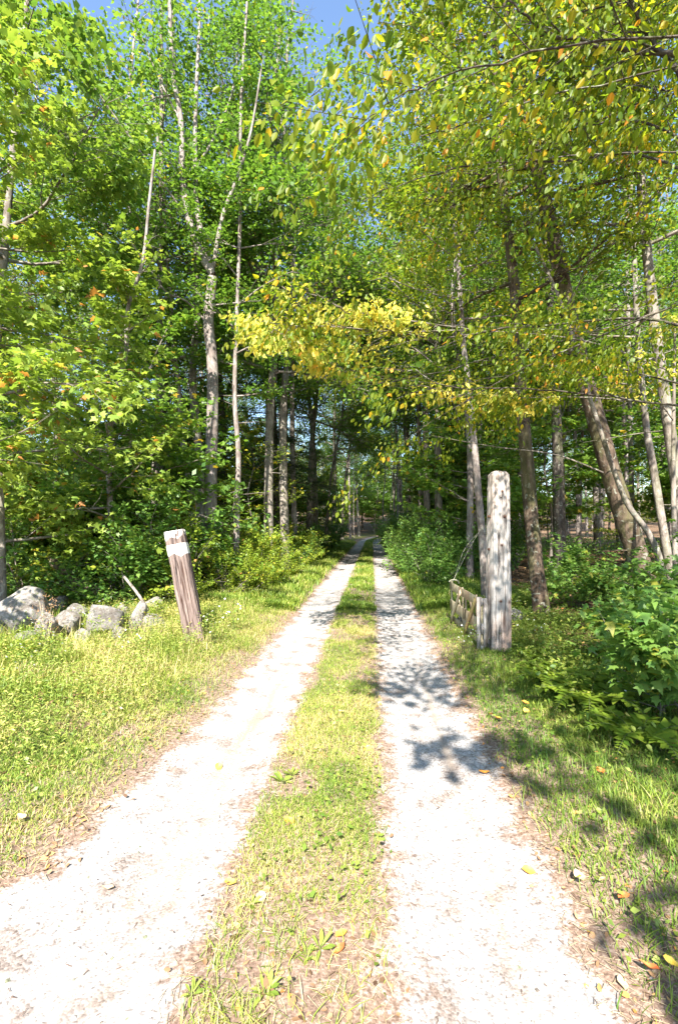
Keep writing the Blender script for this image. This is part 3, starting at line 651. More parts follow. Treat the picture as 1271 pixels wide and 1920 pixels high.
R = np.random.RandomState(77)
used = set()
def put(kind, x, y, rz=None, s=None, label=None, cat='tree', group=None, tilt=True, z=None):
    pr = PR[kind]; rz = R.uniform(0, 6.28) if rz is None else rz; s = R.uniform(.85, 1.18) if s is None else s
    tl = (R.normal(0, .03), R.normal(0, .03)) if tilt else (0, 0)
    zz = gz(x, y) if z is None else z
    if kind not in used:
        used.add(kind); pr.location = (x, y, zz); pr.rotation_euler = (tl[0], tl[1], rz); pr.scale = (s, s, s); tag(pr, label, cat, group); return pr
    return copy_tree(pr, (x, y, zz), rz, s, label, cat, group, tl)
taken = [(o.location.x, o.location.y) for o in COL.objects if o.get('category') == 'tree' and o.location.y > 1]
NAMES = {'maple_tall': 'grey trunked maple', 'maple_tall2': 'pale trunked maple', 'maple_wide': 'spreading tall maple', 'birch': 'yellowing birch', 'hemlock': 'dark hemlock', 'pole': 'slender pale pole tree', 'under': 'young understory maple', 'under2': 'young understory beech'}
def far_tree(kind, x, y):
    side = 'left' if x < float(centre(y)) else 'right'
    dep = 'nearer woods' if y < 25 else 'deep woods'
    put(kind, x, y, label='%s among many in the %s %s of the track' % (NAMES[kind], dep, side), group='%s trees in the %s, %s side' % (NAMES[kind], dep, side))
def scatter(n, ymin, ymax, kinds_l, kinds_r, dmin, umin, xw=.8, seed=1):
    RR = np.random.RandomState(seed); c = 0; t = 0
    while c < n and t < n * 60:
        t += 1
        y = math.sqrt(RR.uniform(ymin ** 2, ymax ** 2)); hw = xw * y + 2; x = RR.uniform(-hw, hw)
        u = x - float(centre(y))
        if abs(u) < umin and y < 78: continue
        pxx = CX + F * x / y
        if (y < 15 and 335 < pxx < 475) or (y < 11 and pxx > 830): continue
        if any((x - a) ** 2 + (y - bb) ** 2 < dmin ** 2 for a, bb in taken): continue
        taken.append((x, y)); ks = kinds_l if u < 0 else kinds_r
        far_tree(ks[RR.randint(len(ks))], x, y); c += 1
scatter(60, 13, 32, ['maple_tall', 'hemlock', 'maple_tall2', 'maple_tall2', 'pole', 'birch'], ['maple_tall', 'maple_tall2', 'birch', 'pole', 'maple_tall', 'birch'], 1.9, 3.4, seed=5)
scatter(120, 32, 105, ['maple_tall', 'hemlock', 'maple_tall2', 'birch'], ['maple_tall', 'maple_tall2', 'birch', 'pole'], 2.6, 3.0, seed=6)
scatter(75, 9.5, 32, ['under', 'under', 'under2'], ['under', 'under2', 'under'], 1.2, 3.0, seed=7)
scatter(90, 32, 100, ['under', 'under2'], ['under', 'under2'], 1.6, 2.6, seed=8)
for i, (u_, y_, k_, s_) in enumerate([(-2.9, 15, 'maple_tall', 1.1), (3.0, 13.5, 'birch', 1.1), (-2.7, 19, 'maple_tall2', 1.05), (2.8, 18, 'maple_tall', 1.1), (-2.8, 24, 'maple_tall', 1.15), (2.7, 23.5, 'maple_tall2', 1.1),
                                      (-2.6, 30, 'birch', 1.2), (2.6, 29, 'maple_tall', 1.15), (-2.7, 37, 'maple_tall', 1.2), (2.6, 36, 'maple_tall2', 1.2), (-2.6, 46, 'maple_tall', 1.2), (2.6, 44, 'birch', 1.2), (-2.6, 56, 'maple_tall2', 1.2), (2.7, 54, 'maple_tall', 1.2), (-3, 66, 'maple_tall', 1.2)]):
    put(k_, u_ + float(centre(y_)), y_, s=s_, label='%s standing close to the %s wheel track with boughs over the road' % (NAMES[k_], 'left' if u_ < 0 else 'right'), group='%s trees arching over the track, %s side' % (NAMES[k_], 'left' if u_ < 0 else 'right'))
for (u_, y_, s_) in ((-2.5, 15.8, 1.0), (2.7, 20.6, 1.0), (-2.9, 27.5, 1.1), (2.9, 33, 1.15)):
    put('maple_wide', u_ + float(centre(y_)), y_, s=s_, label='spreading tall maple at the %s edge of the track, its crown meeting those across' % ('left' if u_ < 0 else 'right'), group='spreading maples meeting over the track, %s edge' % ('left' if u_ < 0 else 'right'))
# the slim pale poles standing beyond the bend
for i, (px, d) in enumerate([(720, 44), (742, 36), (752, 40), (762, 48), (783, 34), (797, 33), (735, 55), (664, 60)]):
    q = P(px, 990, d)
    put('pole', q[0], d, s=R.uniform(.9, 1.1), label='slim pale pole tree standing close to the far bend', group='slim pale trees at the far bend', tilt=False)
for i, (x, y) in enumerate([(2.2, 78), (5.5, 75), (8.5, 77), (11, 80), (-1, 80), (4, 84), (7, 88), (-5, 83), (13, 85), (16, 82), (1, 90), (10, 92), (-8, 88), (19, 90), (0, 80.5), (6.8, 81.5)]):
    put('under', x, y, s=1.9, label='broad young tree closing the end of the track', group='young trees closing the far end')

for (px, py, s_, lab) in ((285, 1185, .33, 'low yellowish shrub between the pointed boulder and leaning post'), (312, 1150, .6, 'yellowish shrub tucked behind the leaning post'), (55, 1235, .28, 'low yellowish shrub under the largest boulder')):
    x, y, z = on_ground(px, py); put('shrub_lime', x, y, s=s_, cat='shrub', label=lab, group='low shrubs along the stone wall')
for (px, d, s_, k_, lab) in ((60, 8.4, 1.1, 'shrub_green', 'green shrub filling the dark gap behind the largest boulder'), (165, 8.9, 1.2, 'shrub_lime', 'yellowish shrub behind the fallen log'), (245, 8.3, 1.0, 'shrub_green', 'green shrub behind the pointed pale boulder'),
                             (330, 8.8, 1.25, 'shrub_lime', 'yellowish shrub standing behind and above the leaning post'), (290, 10.2, 1.6, 'shrub_green', 'tall green shrub between the young bent maple and the leaning post'), (110, 10.0, 1.6, 'shrub_green', 'tall green shrub deep behind the middle boulders')):
    q = P(px, 1050, d); put(k_, q[0], d, s=s_, cat='shrub', label=lab, group='shrubs behind the stone wall')
# shrubs along both verges
for i, (px, py, k, s) in enumerate([(400, 1090, 'shrub_lime', 1.5), (440, 1085, 'shrub_lime', 1.4), (475, 1065, 'shrub_lime', 1.6), (510, 1058, 'shrub_lime', 1.5), (545, 1060, 'shrub_lime', 1.3), (575, 1052, 'shrub_lime', 1.2), (460, 1125, 'shrub_lime', .8), (500, 1105, 'shrub_lime', .7), (530, 1085, 'shrub_lime', .9), (420, 1125, 'shrub_lime', .8), (452, 1110, 'shrub_lime', .9), (395, 1105, 'shrub_lime', .95), (480, 1098, 'shrub_lime', .9), (505, 1082, 'shrub_lime', .95), (470, 1075, 'shrub_lime', 1.1),
                                   (540, 1070, 'shrub_green', .75), (515, 1060, 'shrub_green', 1.0), (560, 1055, 'shrub_green', .9), (580, 1045, 'shrub_green', .85), (545, 1043, 'shrub_green', 1.1), (600, 1036, 'shrub_green', .95),
                                   (430, 1070, 'shrub_green', 1.0), (615, 1030, 'shrub_green', 1.1), (590, 1028, 'shrub_green', 1.3), (628, 1022, 'shrub_green', 1.2)]):
    x, y, z = on_ground(px, py)
    put(k, x, y, s=s, cat='shrub', label=('lime green shrub with yellowing leaves on the left verge' if k == 'shrub_lime' else 'mid green shrub crowding the left side of the track'),
        group='lime shrubs on the left verge' if k == 'shrub_lime' else 'green shrubs left of the track')
for i, (px, py, s) in enumerate([(808, 1098, .8), (838, 1088, 1.0), (790, 1078, .9), (775, 1066, .95), (815, 1064, 1.1), (765, 1052, 1.0), (795, 1048, 1.2), (752, 1040, 1.0), (850, 1062, 1.2), (780, 1036, 1.3),
                                 (742, 1028, 1.2), (880, 1070, 1.1), (760, 1024, 1.4), (900, 1055, 1.3), (935, 1065, 1.2), (732, 1018, 1.5)]):
    x, y, z = on_ground(px, py)
    put('shrub_green', x, y, s=s, cat='shrub', label='dense green shrub filling the bank behind the small gate', group='green shrubs right of the track')
for i, (px, py, s, lab) in enumerate([(1140, 1150, .7, 'low leafy sapling in shade under the thick leaning trunk'), (1075, 1140, .7, 'small leafy sapling right of the mottled brown trunk'),
                                     (1262, 1350, .85, 'largest sunlit leafy sapling at the right frame edge'), (1185, 1262, .62, 'sunlit leafy sapling beside the ferns'),
                                     (1300, 1235, 1.0, 'tall leafy sapling half out of the right frame edge'), (1215, 1195, .85, 'leafy sapling behind the sunlit pair of saplings'), (1050, 1100, .9, 'dim leafy sapling deep behind the mottled trunk')]):
    x, y, z = on_ground(px, py); put('low_sapling', x, y, s=s, cat='sapling', label=lab, group='leafy saplings on the right bank')
for i, (px, py, s, lab) in enumerate([(92, 1130, .8, 'thin maple sapling over the middle boulders'), (250, 1110, .62, 'maple sapling just left of the leaning post'), (325, 1095, .6, 'maple sapling behind the leaning post'),
                                     (150, 1115, .9, 'maple sapling with yellowish leaves above the fallen log'), (30, 1120, 1.0, 'maple sapling behind the largest boulder'), (200, 1080, .95, 'maple sapling deeper behind the stone wall'), (300, 1065, 1.0, 'maple sapling between leaning post and young bent maple')]):
    x, y, z = on_ground(px, py); put('sapling', x, y, s=s, cat='sapling', label=lab, group='maple saplings behind the stone wall')

# ------------------------------------------------------------------ small growth on the ground
def in_grass(x, y):
    """how much grass grows here, 0..1"""
    u = x - centre(y); g = gravel_dist(u, y)
    mid = (np.abs(u) < .6)
    dens = ss(.02, -.14, g)
    mid_d = dens * (.22 + .78 * ss(1.8, 3.0, y)) * (.15 + 1.1 * ss(.36, .55, fbm(x * 3.1, y * 2.2, 21)))
    out = -g
    vd = ss(.03, np.where(u > 0, .32, .5), out) * (np.where(u > 0, .5, .25) + .9 * ss(.34, .56, fbm(x * 1.6, y * 1.6, 22))) + .10 * dens
    far = 1 - ss(2.6, 4.4, np.where(u < 0, -u * .72, u + .3))
    return np.clip(np.where(mid, mid_d, vd * far), 0, 1)
def scatter_pts(n, x0, x1, y0, y1, seed, pw=1.0, f=in_grass, follow=True):
    RR = np.random.RandomState(seed)
    y = y0 + (y1 - y0) * RR.rand(n) ** pw
    x = RR.uniform(x0, x1, n) + (centre(y) if follow else 0)
    k = RR.rand(n) < f(x, y); return x[k], y[k], RR
def blades(name, x, y, RR, hmin, hmax, wd, lean=.5, tmu=.4, tsd=.25, label=None, mat='grass'):
    n = len(x); z = ground_z(x, y) - .004
    cl = fbm(x * 1.3, y * 1.3, 31); hh = RR.uniform(hmin, hmax, n) * (.55 + .9 * cl)
    hh = hh * np.where(x < centre(y) - .8, .55 + .45 * ss(3, 6, y), 1)
    a = RR.uniform(0, 2 * pi, n); dirx, diry = np.cos(a), np.sin(a); ln = RR.uniform(.15, 1, n) * lean
    wv = wd * RR.uniform(.6, 1.3, n)
    V = np.zeros((n, 7, 3)); b = np.stack([x, y, z], 1)
    side = np.stack([-diry, dirx, np.zeros(n)], 1); fw = np.stack([dirx, diry, np.zeros(n)], 1)
    for i, (t, wf) in enumerate(((0, .8), (.4, 1.0), (.75, .65))):
        c = b + fw * (hh * ln * t * t * 1.3)[:, None] + np.array([0, 0, 1.]) * (hh * (t - .35 * ln * t * t))[:, None]
        V[:, 2 * i] = c - side * (wv * wf / 2)[:, None]; V[:, 2 * i + 1] = c + side * (wv * wf / 2)[:, None]
    V[:, 6] = b + fw * (hh * ln * 1.3)[:, None] + np.array([0, 0, 1.]) * (hh * (1 - .35 * ln))[:, None]
    i = (np.arange(n) * 7)[:, None]
    q = np.concatenate([i + np.array([[0, 1, 3, 2]]), i + np.array([[2, 3, 5, 4]])]); t3 = i + np.array([[4, 5, 6]])
    dry = fbm(x * 2.3, y * 2.3, 33)
    tint = np.clip(tmu + (dry - .5) * 1.1 + RR.normal(0, tsd, n), 0, 1)
    o = mesh_np(name, V.reshape(-1, 3), [q, t3], M[mat], None, attrs={'tint': np.repeat(tint, 7)}, smooth=False)
    return tag(o, label, 'grass', kind='stuff')
print('grass')
x, y, RR = scatter_pts(150000, -.6, .6, 1.1, 9, 61, 1.4)
blades('grass', x, y, RR, .018, .06, .0034, 1.1, .64, .2, 'short sunlit grass growing along the centre strip of the track')
x, y, RR = scatter_pts(60000, -.6, .6, 9, 60, 62, 1.6)
blades('grass', x, y, RR, .06, .13, .014, .8, .42, .2, 'grass on the far centre strip')
x, y, RR = scatter_pts(330000, -5.5, -.9, 1.6, 9.5, 63, 1.15)
blades('grass', x, y, RR, .03, .10, .0042, 1.1, .64, .3, 'yellow green grass on the sunny left verge')
x, y, RR = scatter_pts(130000, .9, 4.8, 1.2, 9, 64, 1.1)
blades('grass', x, y, RR, .03, .10, .0045, 1.0, .36, .2, 'dappled green grass on the right verge')
x, y, RR = scatter_pts(110000, -4.5, -.85, 9, 45, 65, 1.7)
blades('grass', x, y, RR, .1, .28, .018, .8, .45, .2, 'tall grass along the far left verge')
x, y, RR = scatter_pts(70000, .95, 3.5, 9, 45, 66, 1.7)
blades('grass', x, y, RR, .08, .24, .018, .8, .38, .2, 'grass along the far right verge')
x, y, RR = scatter_pts(60000, -5.6, -1.6, 4.2, 9.5, 75, .9, lambda x, y: ss(-1.5, -2.6, x - centre(y)) * .8 * (1 - .8 * ss(-2.3, -2.7, x) * ss(5.6, 6.0, y) * ss(7.6, 7.2, y)))
blades('grass', x, y, RR, .10, .30, .006, .7, .68, .2, 'taller seeding grass before the stone wall and leaning post')
def ground_leaves(name, x, y, RR, size, zlo, zhi, tilt, tmu, tsd, mat, tpl, label, cat):
    n = len(x); p = np.stack([x, y, ground_z(x, y) + RR.uniform(zlo, zhi, n)], 1)
    a = RR.uniform(0, 2 * pi, n); d = np.stack([np.cos(a), np.sin(a), RR.normal(0, tilt * .5, n)], 1)
    nn = np.array([0, 0, 1.]) + RR.normal(0, tilt, (n, 3))
    cl = (fbm(x * 2, y * 2, 41) - .5)
    o = leaf_mesh(name, p, d, nn, size * RR.uniform(.5, 1.4, n), np.clip(tmu + cl + RR.normal(0, tsd, n), 0, 1), tpl, M[mat])
    return tag(o, label, cat, kind='stuff')
weedf = lambda x, y: in_grass(x, y) * ss(.42, .62, fbm(x * 1.8 + 9, y * 1.8, 45))
x, y, RR = scatter_pts(42000, -5.5, 4.8, 1.2, 10, 67, 1.1, weedf)
ground_leaves('low_weeds', x, y, RR, .028, .01, .07, .45, .55, .2, 'weed', 'diamond', 'small broad leaved weeds growing through the verge grass', 'weeds')
weedl = lambda x, y: ss(-1.2, -2.2, x - centre(y)) * ss(.36, .55, fbm(x * 1.2 + 5, y * 1.2, 46)) * (1 - ss(-3.6, -4.8, x - centre(y)) * .7)
x, y, RR = scatter_pts(85000, -5.6, -1.3, 3.0, 10, 68, .85, lambda x, y: weedl(x, y) * (1 - .75 * ss(-2.3, -2.7, x) * ss(5.4, 5.8, y) * ss(7.6, 7.2, y)))
ground_leaves('tall_weeds', x, y, RR, .032, .03, .30, .9, .80, .2, 'weed', 'lance', 'tangled knee high weeds in front of the stone wall', 'weeds')
weedr = lambda x, y: ss(1.6, 2.4, x - centre(y)) * ss(.36, .55, fbm(x * 1.2 + 5, y * 1.2, 47))
x, y, RR = scatter_pts(50000, 1.4, 6, 3.2, 11, 69, .9, weedr)
ground_leaves('bank_weeds', x, y, RR, .04, .02, .24, .7, .5, .22, 'weed', 'ovate', 'green weeds covering the right bank under the trees', 'weeds')
wf = lambda x, y: ss(1.9, 3.2, np.abs(x - centre(y)))
x, y, RR = scatter_pts(90000, -20, 20, 4, 34, 70, 1.2, wf)
ground_leaves('leaf_litter', x, y, RR, .075, .0, .04, .35, .45, .25, 'litter', 'ovate', 'brown leaf litter on the woodland floor', 'leaf litter')
ef = lambda x, y: ss(.12, -.10, gravel_dist(x - centre(y), y)) * .8
x, y, RR = scatter_pts(11000, -3.2, 2.6, 1.3, 9, 71, 1.3, ef)
ground_leaves('leaf_scraps', x, y, RR, .026, .004, .02, .5, .6, .25, 'litter', 'ovate', 'dry scraps of leaf along the edges of the wheel tracks', 'leaf litter')
# undergrowth low on the woodland floor, both sides
uf = lambda x, y: ss(2.6, 3.6, np.abs(x - centre(y))) * ss(.42, .6, fbm(x * .5 + 3, y * .5, 48))
x, y, RR = scatter_pts(120000, -22, 22, 8.5, 40, 72, 1.2, uf)
ground_leaves('undergrowth', x, y, RR, .085, .05, .75, .6, .5, .2, 'bushleaf', 'diamond', 'low green undergrowth between the trunks', 'undergrowth')
# pine needles, straws and grit on the gravel
def straws(name, n, seed, label, y1=6.5, rad=.0013, mat='twig', lo=.015, hi=.06, f=None):
    RR = np.random.RandomState(seed); y = 1.15 + (y1 - 1.15) * RR.rand(n) ** 1.4; x = RR.uniform(-2.2, 1.6, n) + centre(y)
    if f is not None: k = RR.rand(n) < f(x, y); x, y = x[k], y[k]; n = len(x)
    a = RR.uniform(0, pi, n); L = RR.uniform(lo, hi, n); dx, dy = np.cos(a) * L / 2, np.sin(a) * L / 2
    V = []; z = ground_z(x, y) + .009
    for sx, wz in ((-1, 0), (1, 0)):
        for ox, oz in ((-1, 0), (1, 0), (0, 1.6)):
            V.append(np.stack([x + sx * dx - np.sin(a) * ox * rad, y + sx * dy + np.cos(a) * ox * rad, z + oz * rad + (sx > 0) * RR.uniform(0, .004, n)], 1))
    V = np.stack(V, 1).reshape(-1, 3); i = (np.arange(n) * 6)[:, None]
    q = np.concatenate([i + np.array([[0, 3, 5, 2]]), i + np.array([[1, 2, 5, 4]]), i + np.array([[0, 1, 4, 3]])])
    return tag(mesh_np(name, V, [q], M[mat], smooth=False), label, 'debris', kind='stuff')
straws('pine_needles', 1100, 81, 'scattered brown needles and straws on the white gravel', lo=.006, hi=.028, rad=.0011)
straws('dry_straw', 16000, 82, 'dry straw matted along the track edges', f=lambda x, y: ss(.10, -.06, gravel_dist(x - centre(y), y)) * ss(-.7, -.1, gravel_dist(x - centre(y), y)), lo=.015, hi=.06, rad=.0010, mat='straw')
def pebbles(name, n, seed, label, smin, smax, f):
    RR = np.random.RandomState(seed); y = 1.15 + 6 * RR.rand(n) ** 1.5; x = RR.uniform(-2.4, 1.5, n) + centre(y); k = RR.rand(n) < f(x, y); x, y = x[k], y[k]; n = len(x)
    s = smin + (smax - smin) * RR.rand(n) ** 3; base = np.array([[1, 0, 0], [0, 1, 0], [-1, 0, 0], [0, -1, 0], [0, 0, .8]], float)
    V = base[None] * s[:, None, None] * RR.uniform(.6, 1.3, (n, 5, 1)); a = RR.uniform(0, 6.28, n)
    Vx = V[..., 0] * np.cos(a)[:, None] - V[..., 1] * np.sin(a)[:, None]; Vy = V[..., 0] * np.sin(a)[:, None] + V[..., 1] * np.cos(a)[:, None]
    V = np.stack([Vx + x[:, None], Vy + y[:, None], V[..., 2] + ground_z(x, y)[:, None] + .003], -1)
    i = (np.arange(n) * 5)[:, None]; t = np.concatenate([i + np.array([[a_, (a_ + 1) % 4, 4]]) for a_ in range(4)])
    return tag(mesh_np(name, V.reshape(-1, 3), [t], M['stone'], smooth=False), label, 'gravel', kind='stuff')
pebbles('loose_gravel', 9000, 83, 'loose stone chips on the gravel wheel tracks', .002, .011, lambda x, y: ss(-.25, .15, gravel_dist(x - centre(y), y)))

# plantain and seedling rosettes on the centre strip
def rosette(seed, n=8, L=.075):
    RR = np.random.RandomState(seed); root = empty('plantain', (0, 0, 0)); a = np.arange(n) * 2.4 + RR.rand(n) * .4
    p = np.stack([np.cos(a) * .006, np.sin(a) * .006, np.full(n, .01)], 1); d = np.stack([np.cos(a), np.sin(a), RR.uniform(.1, .6, n)], 1)
    leaf_mesh('leaf', p, d, np.tile([0, 0, 1.], (n, 1)) + RR.normal(0, .2, (n, 3)), L * RR.uniform(.7, 1.2, n), RR.uniform(.4, .9, n), 'lance', M['weed'], root)
    wd = Wood(); wd.tube([(0, 0, -.01), (0, 0, .02)], .004, 5); wd.build('stem', M['stalk'], root); return root
ros = rosette(1)
spots = [((496, 1868), .8), ((600, 1785), .8), ((575, 1800), .6), ((530, 1470), 1.1), ((548, 1455), .9), ((470, 1700), .6), ((360, 1870), .6)]
for i, ((px, py), s) in enumerate(spots):
    x, y, z = on_ground(px, py); lab = 'small green broad leaved seedling on the centre strip'
    if i == 0: ros.location = (x, y, z + .005); ros.scale = (s,) * 3; tag(ros, lab, 'weed', 'seedlings on the centre strip'); ros.rotation_euler = (0, 0, 1)
    else: copy_tree(ros, (x, y, z + .005), i * 1.3, s, lab, 'weed', 'seedlings on the centre strip')

# ferns
def fern(seed):
    RR = np.random.RandomState(seed); root = empty('fern', (0, 0, 0)); W = Wood()
    for k in range(9):
        a = k * 2 * pi / 9 + RR.normal(0, .15); L = RR.uniform(.32, .5); t = np.linspace(0, 1, 22)
        r = L * t; z = L * (1.1 * t - .95 * t * t); pts = np.stack([np.cos(a) * r, np.sin(a) * r, z], 1)
        W.tube(pts, .002, 3)
        tg = unit(np.gradient(pts, axis=0)); sd = unit(np.cross(tg, [0, 0, 1.]))
        pp = np.concatenate([pts[3:], pts[3:]]); dd = np.concatenate([sd[3:] + tg[3:] * .35, -sd[3:] + tg[3:] * .35])
        sz = np.tile(.12 * np.sin(pi * np.clip(t[3:] * .82 + .18, 0, 1)) ** .7 * (1 - t[3:] * .55) + .008, 2)
        leaf_mesh('frond', pp, dd, np.tile([0, 0, 1.], (len(pp), 1)) + RR.normal(0, .1, (len(pp), 3)), sz, np.clip(RR.normal(.5, .2, len(pp)), 0, 1), 'diamond', M['fern'], root)
    W.build('stem', M['stalk'], root); return root
fn = fern(3)
for i, (px, py, s, lab) in enumerate([(1045, 1290, 1.1, 'yellow green fern nearest the tall wooden post'), (1105, 1325, 1.2, 'fern left of the large sunlit sapling'), (1150, 1300, .8, 'fern tucked under the leafy saplings'),
                                      (1010, 1240, .7, 'small fern behind the tall wooden post'), (1200, 1395, 1.0, 'fern in the grass nearest the right frame edge')]):
    x, y, z = on_ground(px, py)
    if i == 0: fn.location = (x, y, z); fn.scale = (s,) * 3; tag(fn, lab, 'fern', 'ferns on the right bank')
    else: copy_tree(fn, (x, y, z), i * 1.7, s, lab, 'fern', 'ferns on the right bank')

# white asters by the posts and the wall
def aster(seed, H=.38):
    RR = np.random.RandomState(seed); root = empty('aster', (0, 0, 0)); pl = Plant(seed); heads = []
    for k in range(4):
        a = k * 1.6; pts = pl.branch((0, 0, 0), (cos(a) * .35, sin(a) * .35, 1), H * RR.uniform(.8, 1.1), .003, 1, nsub=6, flat=.4, up=.3, keep=.4)
    heads = [t[1] for t in pl.tw][::5]
    pl.w.build('stem', M['stalk'], root); pl.leaves('foliage', M['weed'], root, .035, 24, 'ovate', tmu=.6)
    for h in heads:
        m = unit(np.array([RR.normal(0, .4), -.5 + RR.normal(0, .3), 1.])); p = []; d = []
        e1 = unit(np.cross(m, [1, 0, .1])); e2 = np.cross(m, e1)
        for j in range(9):
            t = j * 2 * pi / 9; p.append(h); d.append(e1 * cos(t) + e2 * sin(t))
        leaf_mesh('flower_head', np.array(p), np.array(d), np.tile(m, (9, 1)), np.full(9, .016), RR.rand(9), 'ovate', M['petal'], root)
    return root
asr = aster(5)
AST = [(438, 1190, 'aster clump right of the leaning post'), (350, 1190, 'white aster clump at the foot of the leaning post'), (300, 1180, 'aster clump left of the leaning post'), (150, 1190, 'aster clump before the middle boulders'), (175, 1215, 'aster clump in the weeds before the stone wall'),
       (240, 1185, 'aster clump beside the pointed pale boulder'), (880, 1228, 'white asters in the verge grass just left of the gate'), (935, 1215, 'white asters at the foot of the tall post'), (965, 1200, 'white asters right of the tall post'), (1180, 1330, 'white asters among the ferns'), (60, 1230, 'aster clump below the largest boulder'), (395, 1215, 'aster clump between the leaning post and the gravel'), (250, 1240, 'aster clump in the open grass left of the leaning post'), (40, 1290, 'lone aster clump near the left frame edge'), (200, 1180, 'aster clump against the broad sloping boulder'), (1015, 1215, 'aster clump between the tall post and the ferns'), (100, 1260, 'aster clump out in the left verge grass')]
for i, (px, py, lab) in enumerate(AST):
    x, y, z = on_ground(px, py)
    if i == 0: asr.location = (x, y, z); tag(asr, lab, 'flower', 'white aster clumps')
    else: copy_tree(asr, (x, y, z), i * 2.1, .7 + .3 * ((i * 7) % 3) / 2, lab, 'flower', 'white aster clumps')

# ------------------------------------------------------------------ stone wall, fallen log
def rock(seed, name='boulder'):
    import bmesh
    bm = bmesh.new(); bmesh.ops.create_icosphere(bm, subdivisions=4, radius=1); RR = np.random.RandomState(seed)
    co = np.array([v.co[:] for v in bm.verts])
    for k in range(11):
        n = unit(RR.normal(0, 1, 3)); dd = RR.uniform(.45, .8); h = co @ n; co = co - np.outer(np.maximum(h - dd, 0) * .92, n)
    co *= (1 + .10 * (fbm(co[:, 0] * 2 + 9, co[:, 1] * 2 + co[:, 2] * 1.7, seed) - .5) + .05 * (fbm(co[:, 0] * 7, co[:, 1] * 7 + co[:, 2] * 6, seed + 1) - .5))[:, None]
    Fc = np.array([[v.index for v in f.verts] for f in bm.faces]); bm.free()
    return mesh_np(name, co, [Fc], M['stone'])
rocks = [rock(i * 7 + 3) for i in range(5)]; rused = set()
RK = [  # px centre, py centre, distance, half sizes (m)
 (30, 1152, 6.4, .47, .38, .34, .1, 'largest grey boulder, at the left end of the stone wall'),
 (-18, 1165, 6.1, .22, .25, .18, .7, 'rounded boulder cut by the frame edge'),
 (92, 1185, 6.1, .16, .2, .27, .2, 'narrow upright boulder below the tall dry weed'),
 (128, 1152, 6.6, .22, .26, .17, .9, 'low boulder right of the largest one'),
 (190, 1150, 6.6, .30, .28, .24, .3, 'broad sloping boulder in the middle of the wall'),
 (258, 1140, 6.8, .17, .22, .24, .5, 'pointed pale boulder near the leaning post'),
 (290, 1160, 6.9, .2, .24, .16, 1.2, 'low stone just left of the leaning post'),
 (150, 1120, 7.4, .2, .22, .15, .4, 'small stone behind the sloping boulder'),
 (50, 1095, 7.8, .3, .3, .2, .9, 'stone behind the largest boulder'),
 (110, 1098, 7.8, .25, .2, .18, 1.9, 'stone below the fallen log'),
 (283, 1085, 8.0, .24, .22, .18, .2, 'bright pale stone behind the leaning post'),
 (230, 1105, 7.6, .2, .2, .14, 2.2, 'small stone behind the pointed boulder'),
 (60, 1215, 5.9, .2, .2, .15, 1.4, 'half buried stone in front of the largest boulder'),
 (225, 1165, 6.4, .12, .14, .10, .8, 'small low stone in front of the broad sloping boulder'), (70, 1125, 6.9, .18, .2, .16, 1.1, 'dark stone leaning on the largest boulder'), (160, 1170, 6.2, .11, .13, .1, 2.0, 'little stone in the weeds before the wall'), (20, 1112, 7.3, .26, .25, .22, 2.5, 'stone showing above the largest boulder'),
 (965, 1165, 7.9, .17, .2, .14, .3, 'grey stone in shade right of the tall post'),
 (870, 1168, 7.6, .14, .12, .11, .3, 'small grey stone under the gate')]
for i, (px, py, d, a, bb, c, rz, lab) in enumerate(RK):
    q = P(px, py, d); g = gz(q[0], q[1]); top = q[2] + c
    c *= 1.12; q[2] = max(q[2], g + c * .45)
    if q[2] - c > g: q[2] = g + c * .75
    k = i % 5; o = rocks[k]
    if k in rused: o = o.copy(); COL.objects.link(o)
    rused.add(k); o.location = q; o.scale = (a, bb, c); o.rotation_euler = (.1 * (i % 3), .15 * ((i * 5) % 4 - 1), rz); tag(o, lab, 'boulder', 'boulders of the tumbled stone wall' if i < 17 else None)
W = Wood(); W.tube(resample([P(95, 1050, 8.6), P(140, 1085, 8.2), P(188, 1112, 7.9)], 9), [.075, .08, .08, .08, .075, .07, .07, .065, .06], 10, .2, 4)
tag(W.build('fallen_log', M['bark_brown']), 'broken grey log lying behind the boulders', 'log')
W = Wood(); W.tube(resample([P(232, 1080, 7.7), P(262, 1118, 7.4), P(285, 1160, 7.2)], 7), .022, 7, .2, 5)
tag(W.build('dead_branch', M['bark_grey']), 'bare dead branch propped on the stones by the leaning post', 'branch')
# tall dry weed in front of the boulders
pl = Plant(90); root = empty('dry_weed', on_ground(88, 1215)); 
for k in range(4): pl.branch((0, 0, 0), (.1 * k - .15, .05, 1), .62 - .06 * k, .005, 1, nsub=9, flat=.4, keep=.25)
pl.w.build('stem', M['gatewood'], root); pl.leaves('foliage', M['litter'], root, .032, 16, 'lance', tmu=.62, tsd=.12); tag(root, 'tall withered straw coloured weed before the boulders', 'weed')

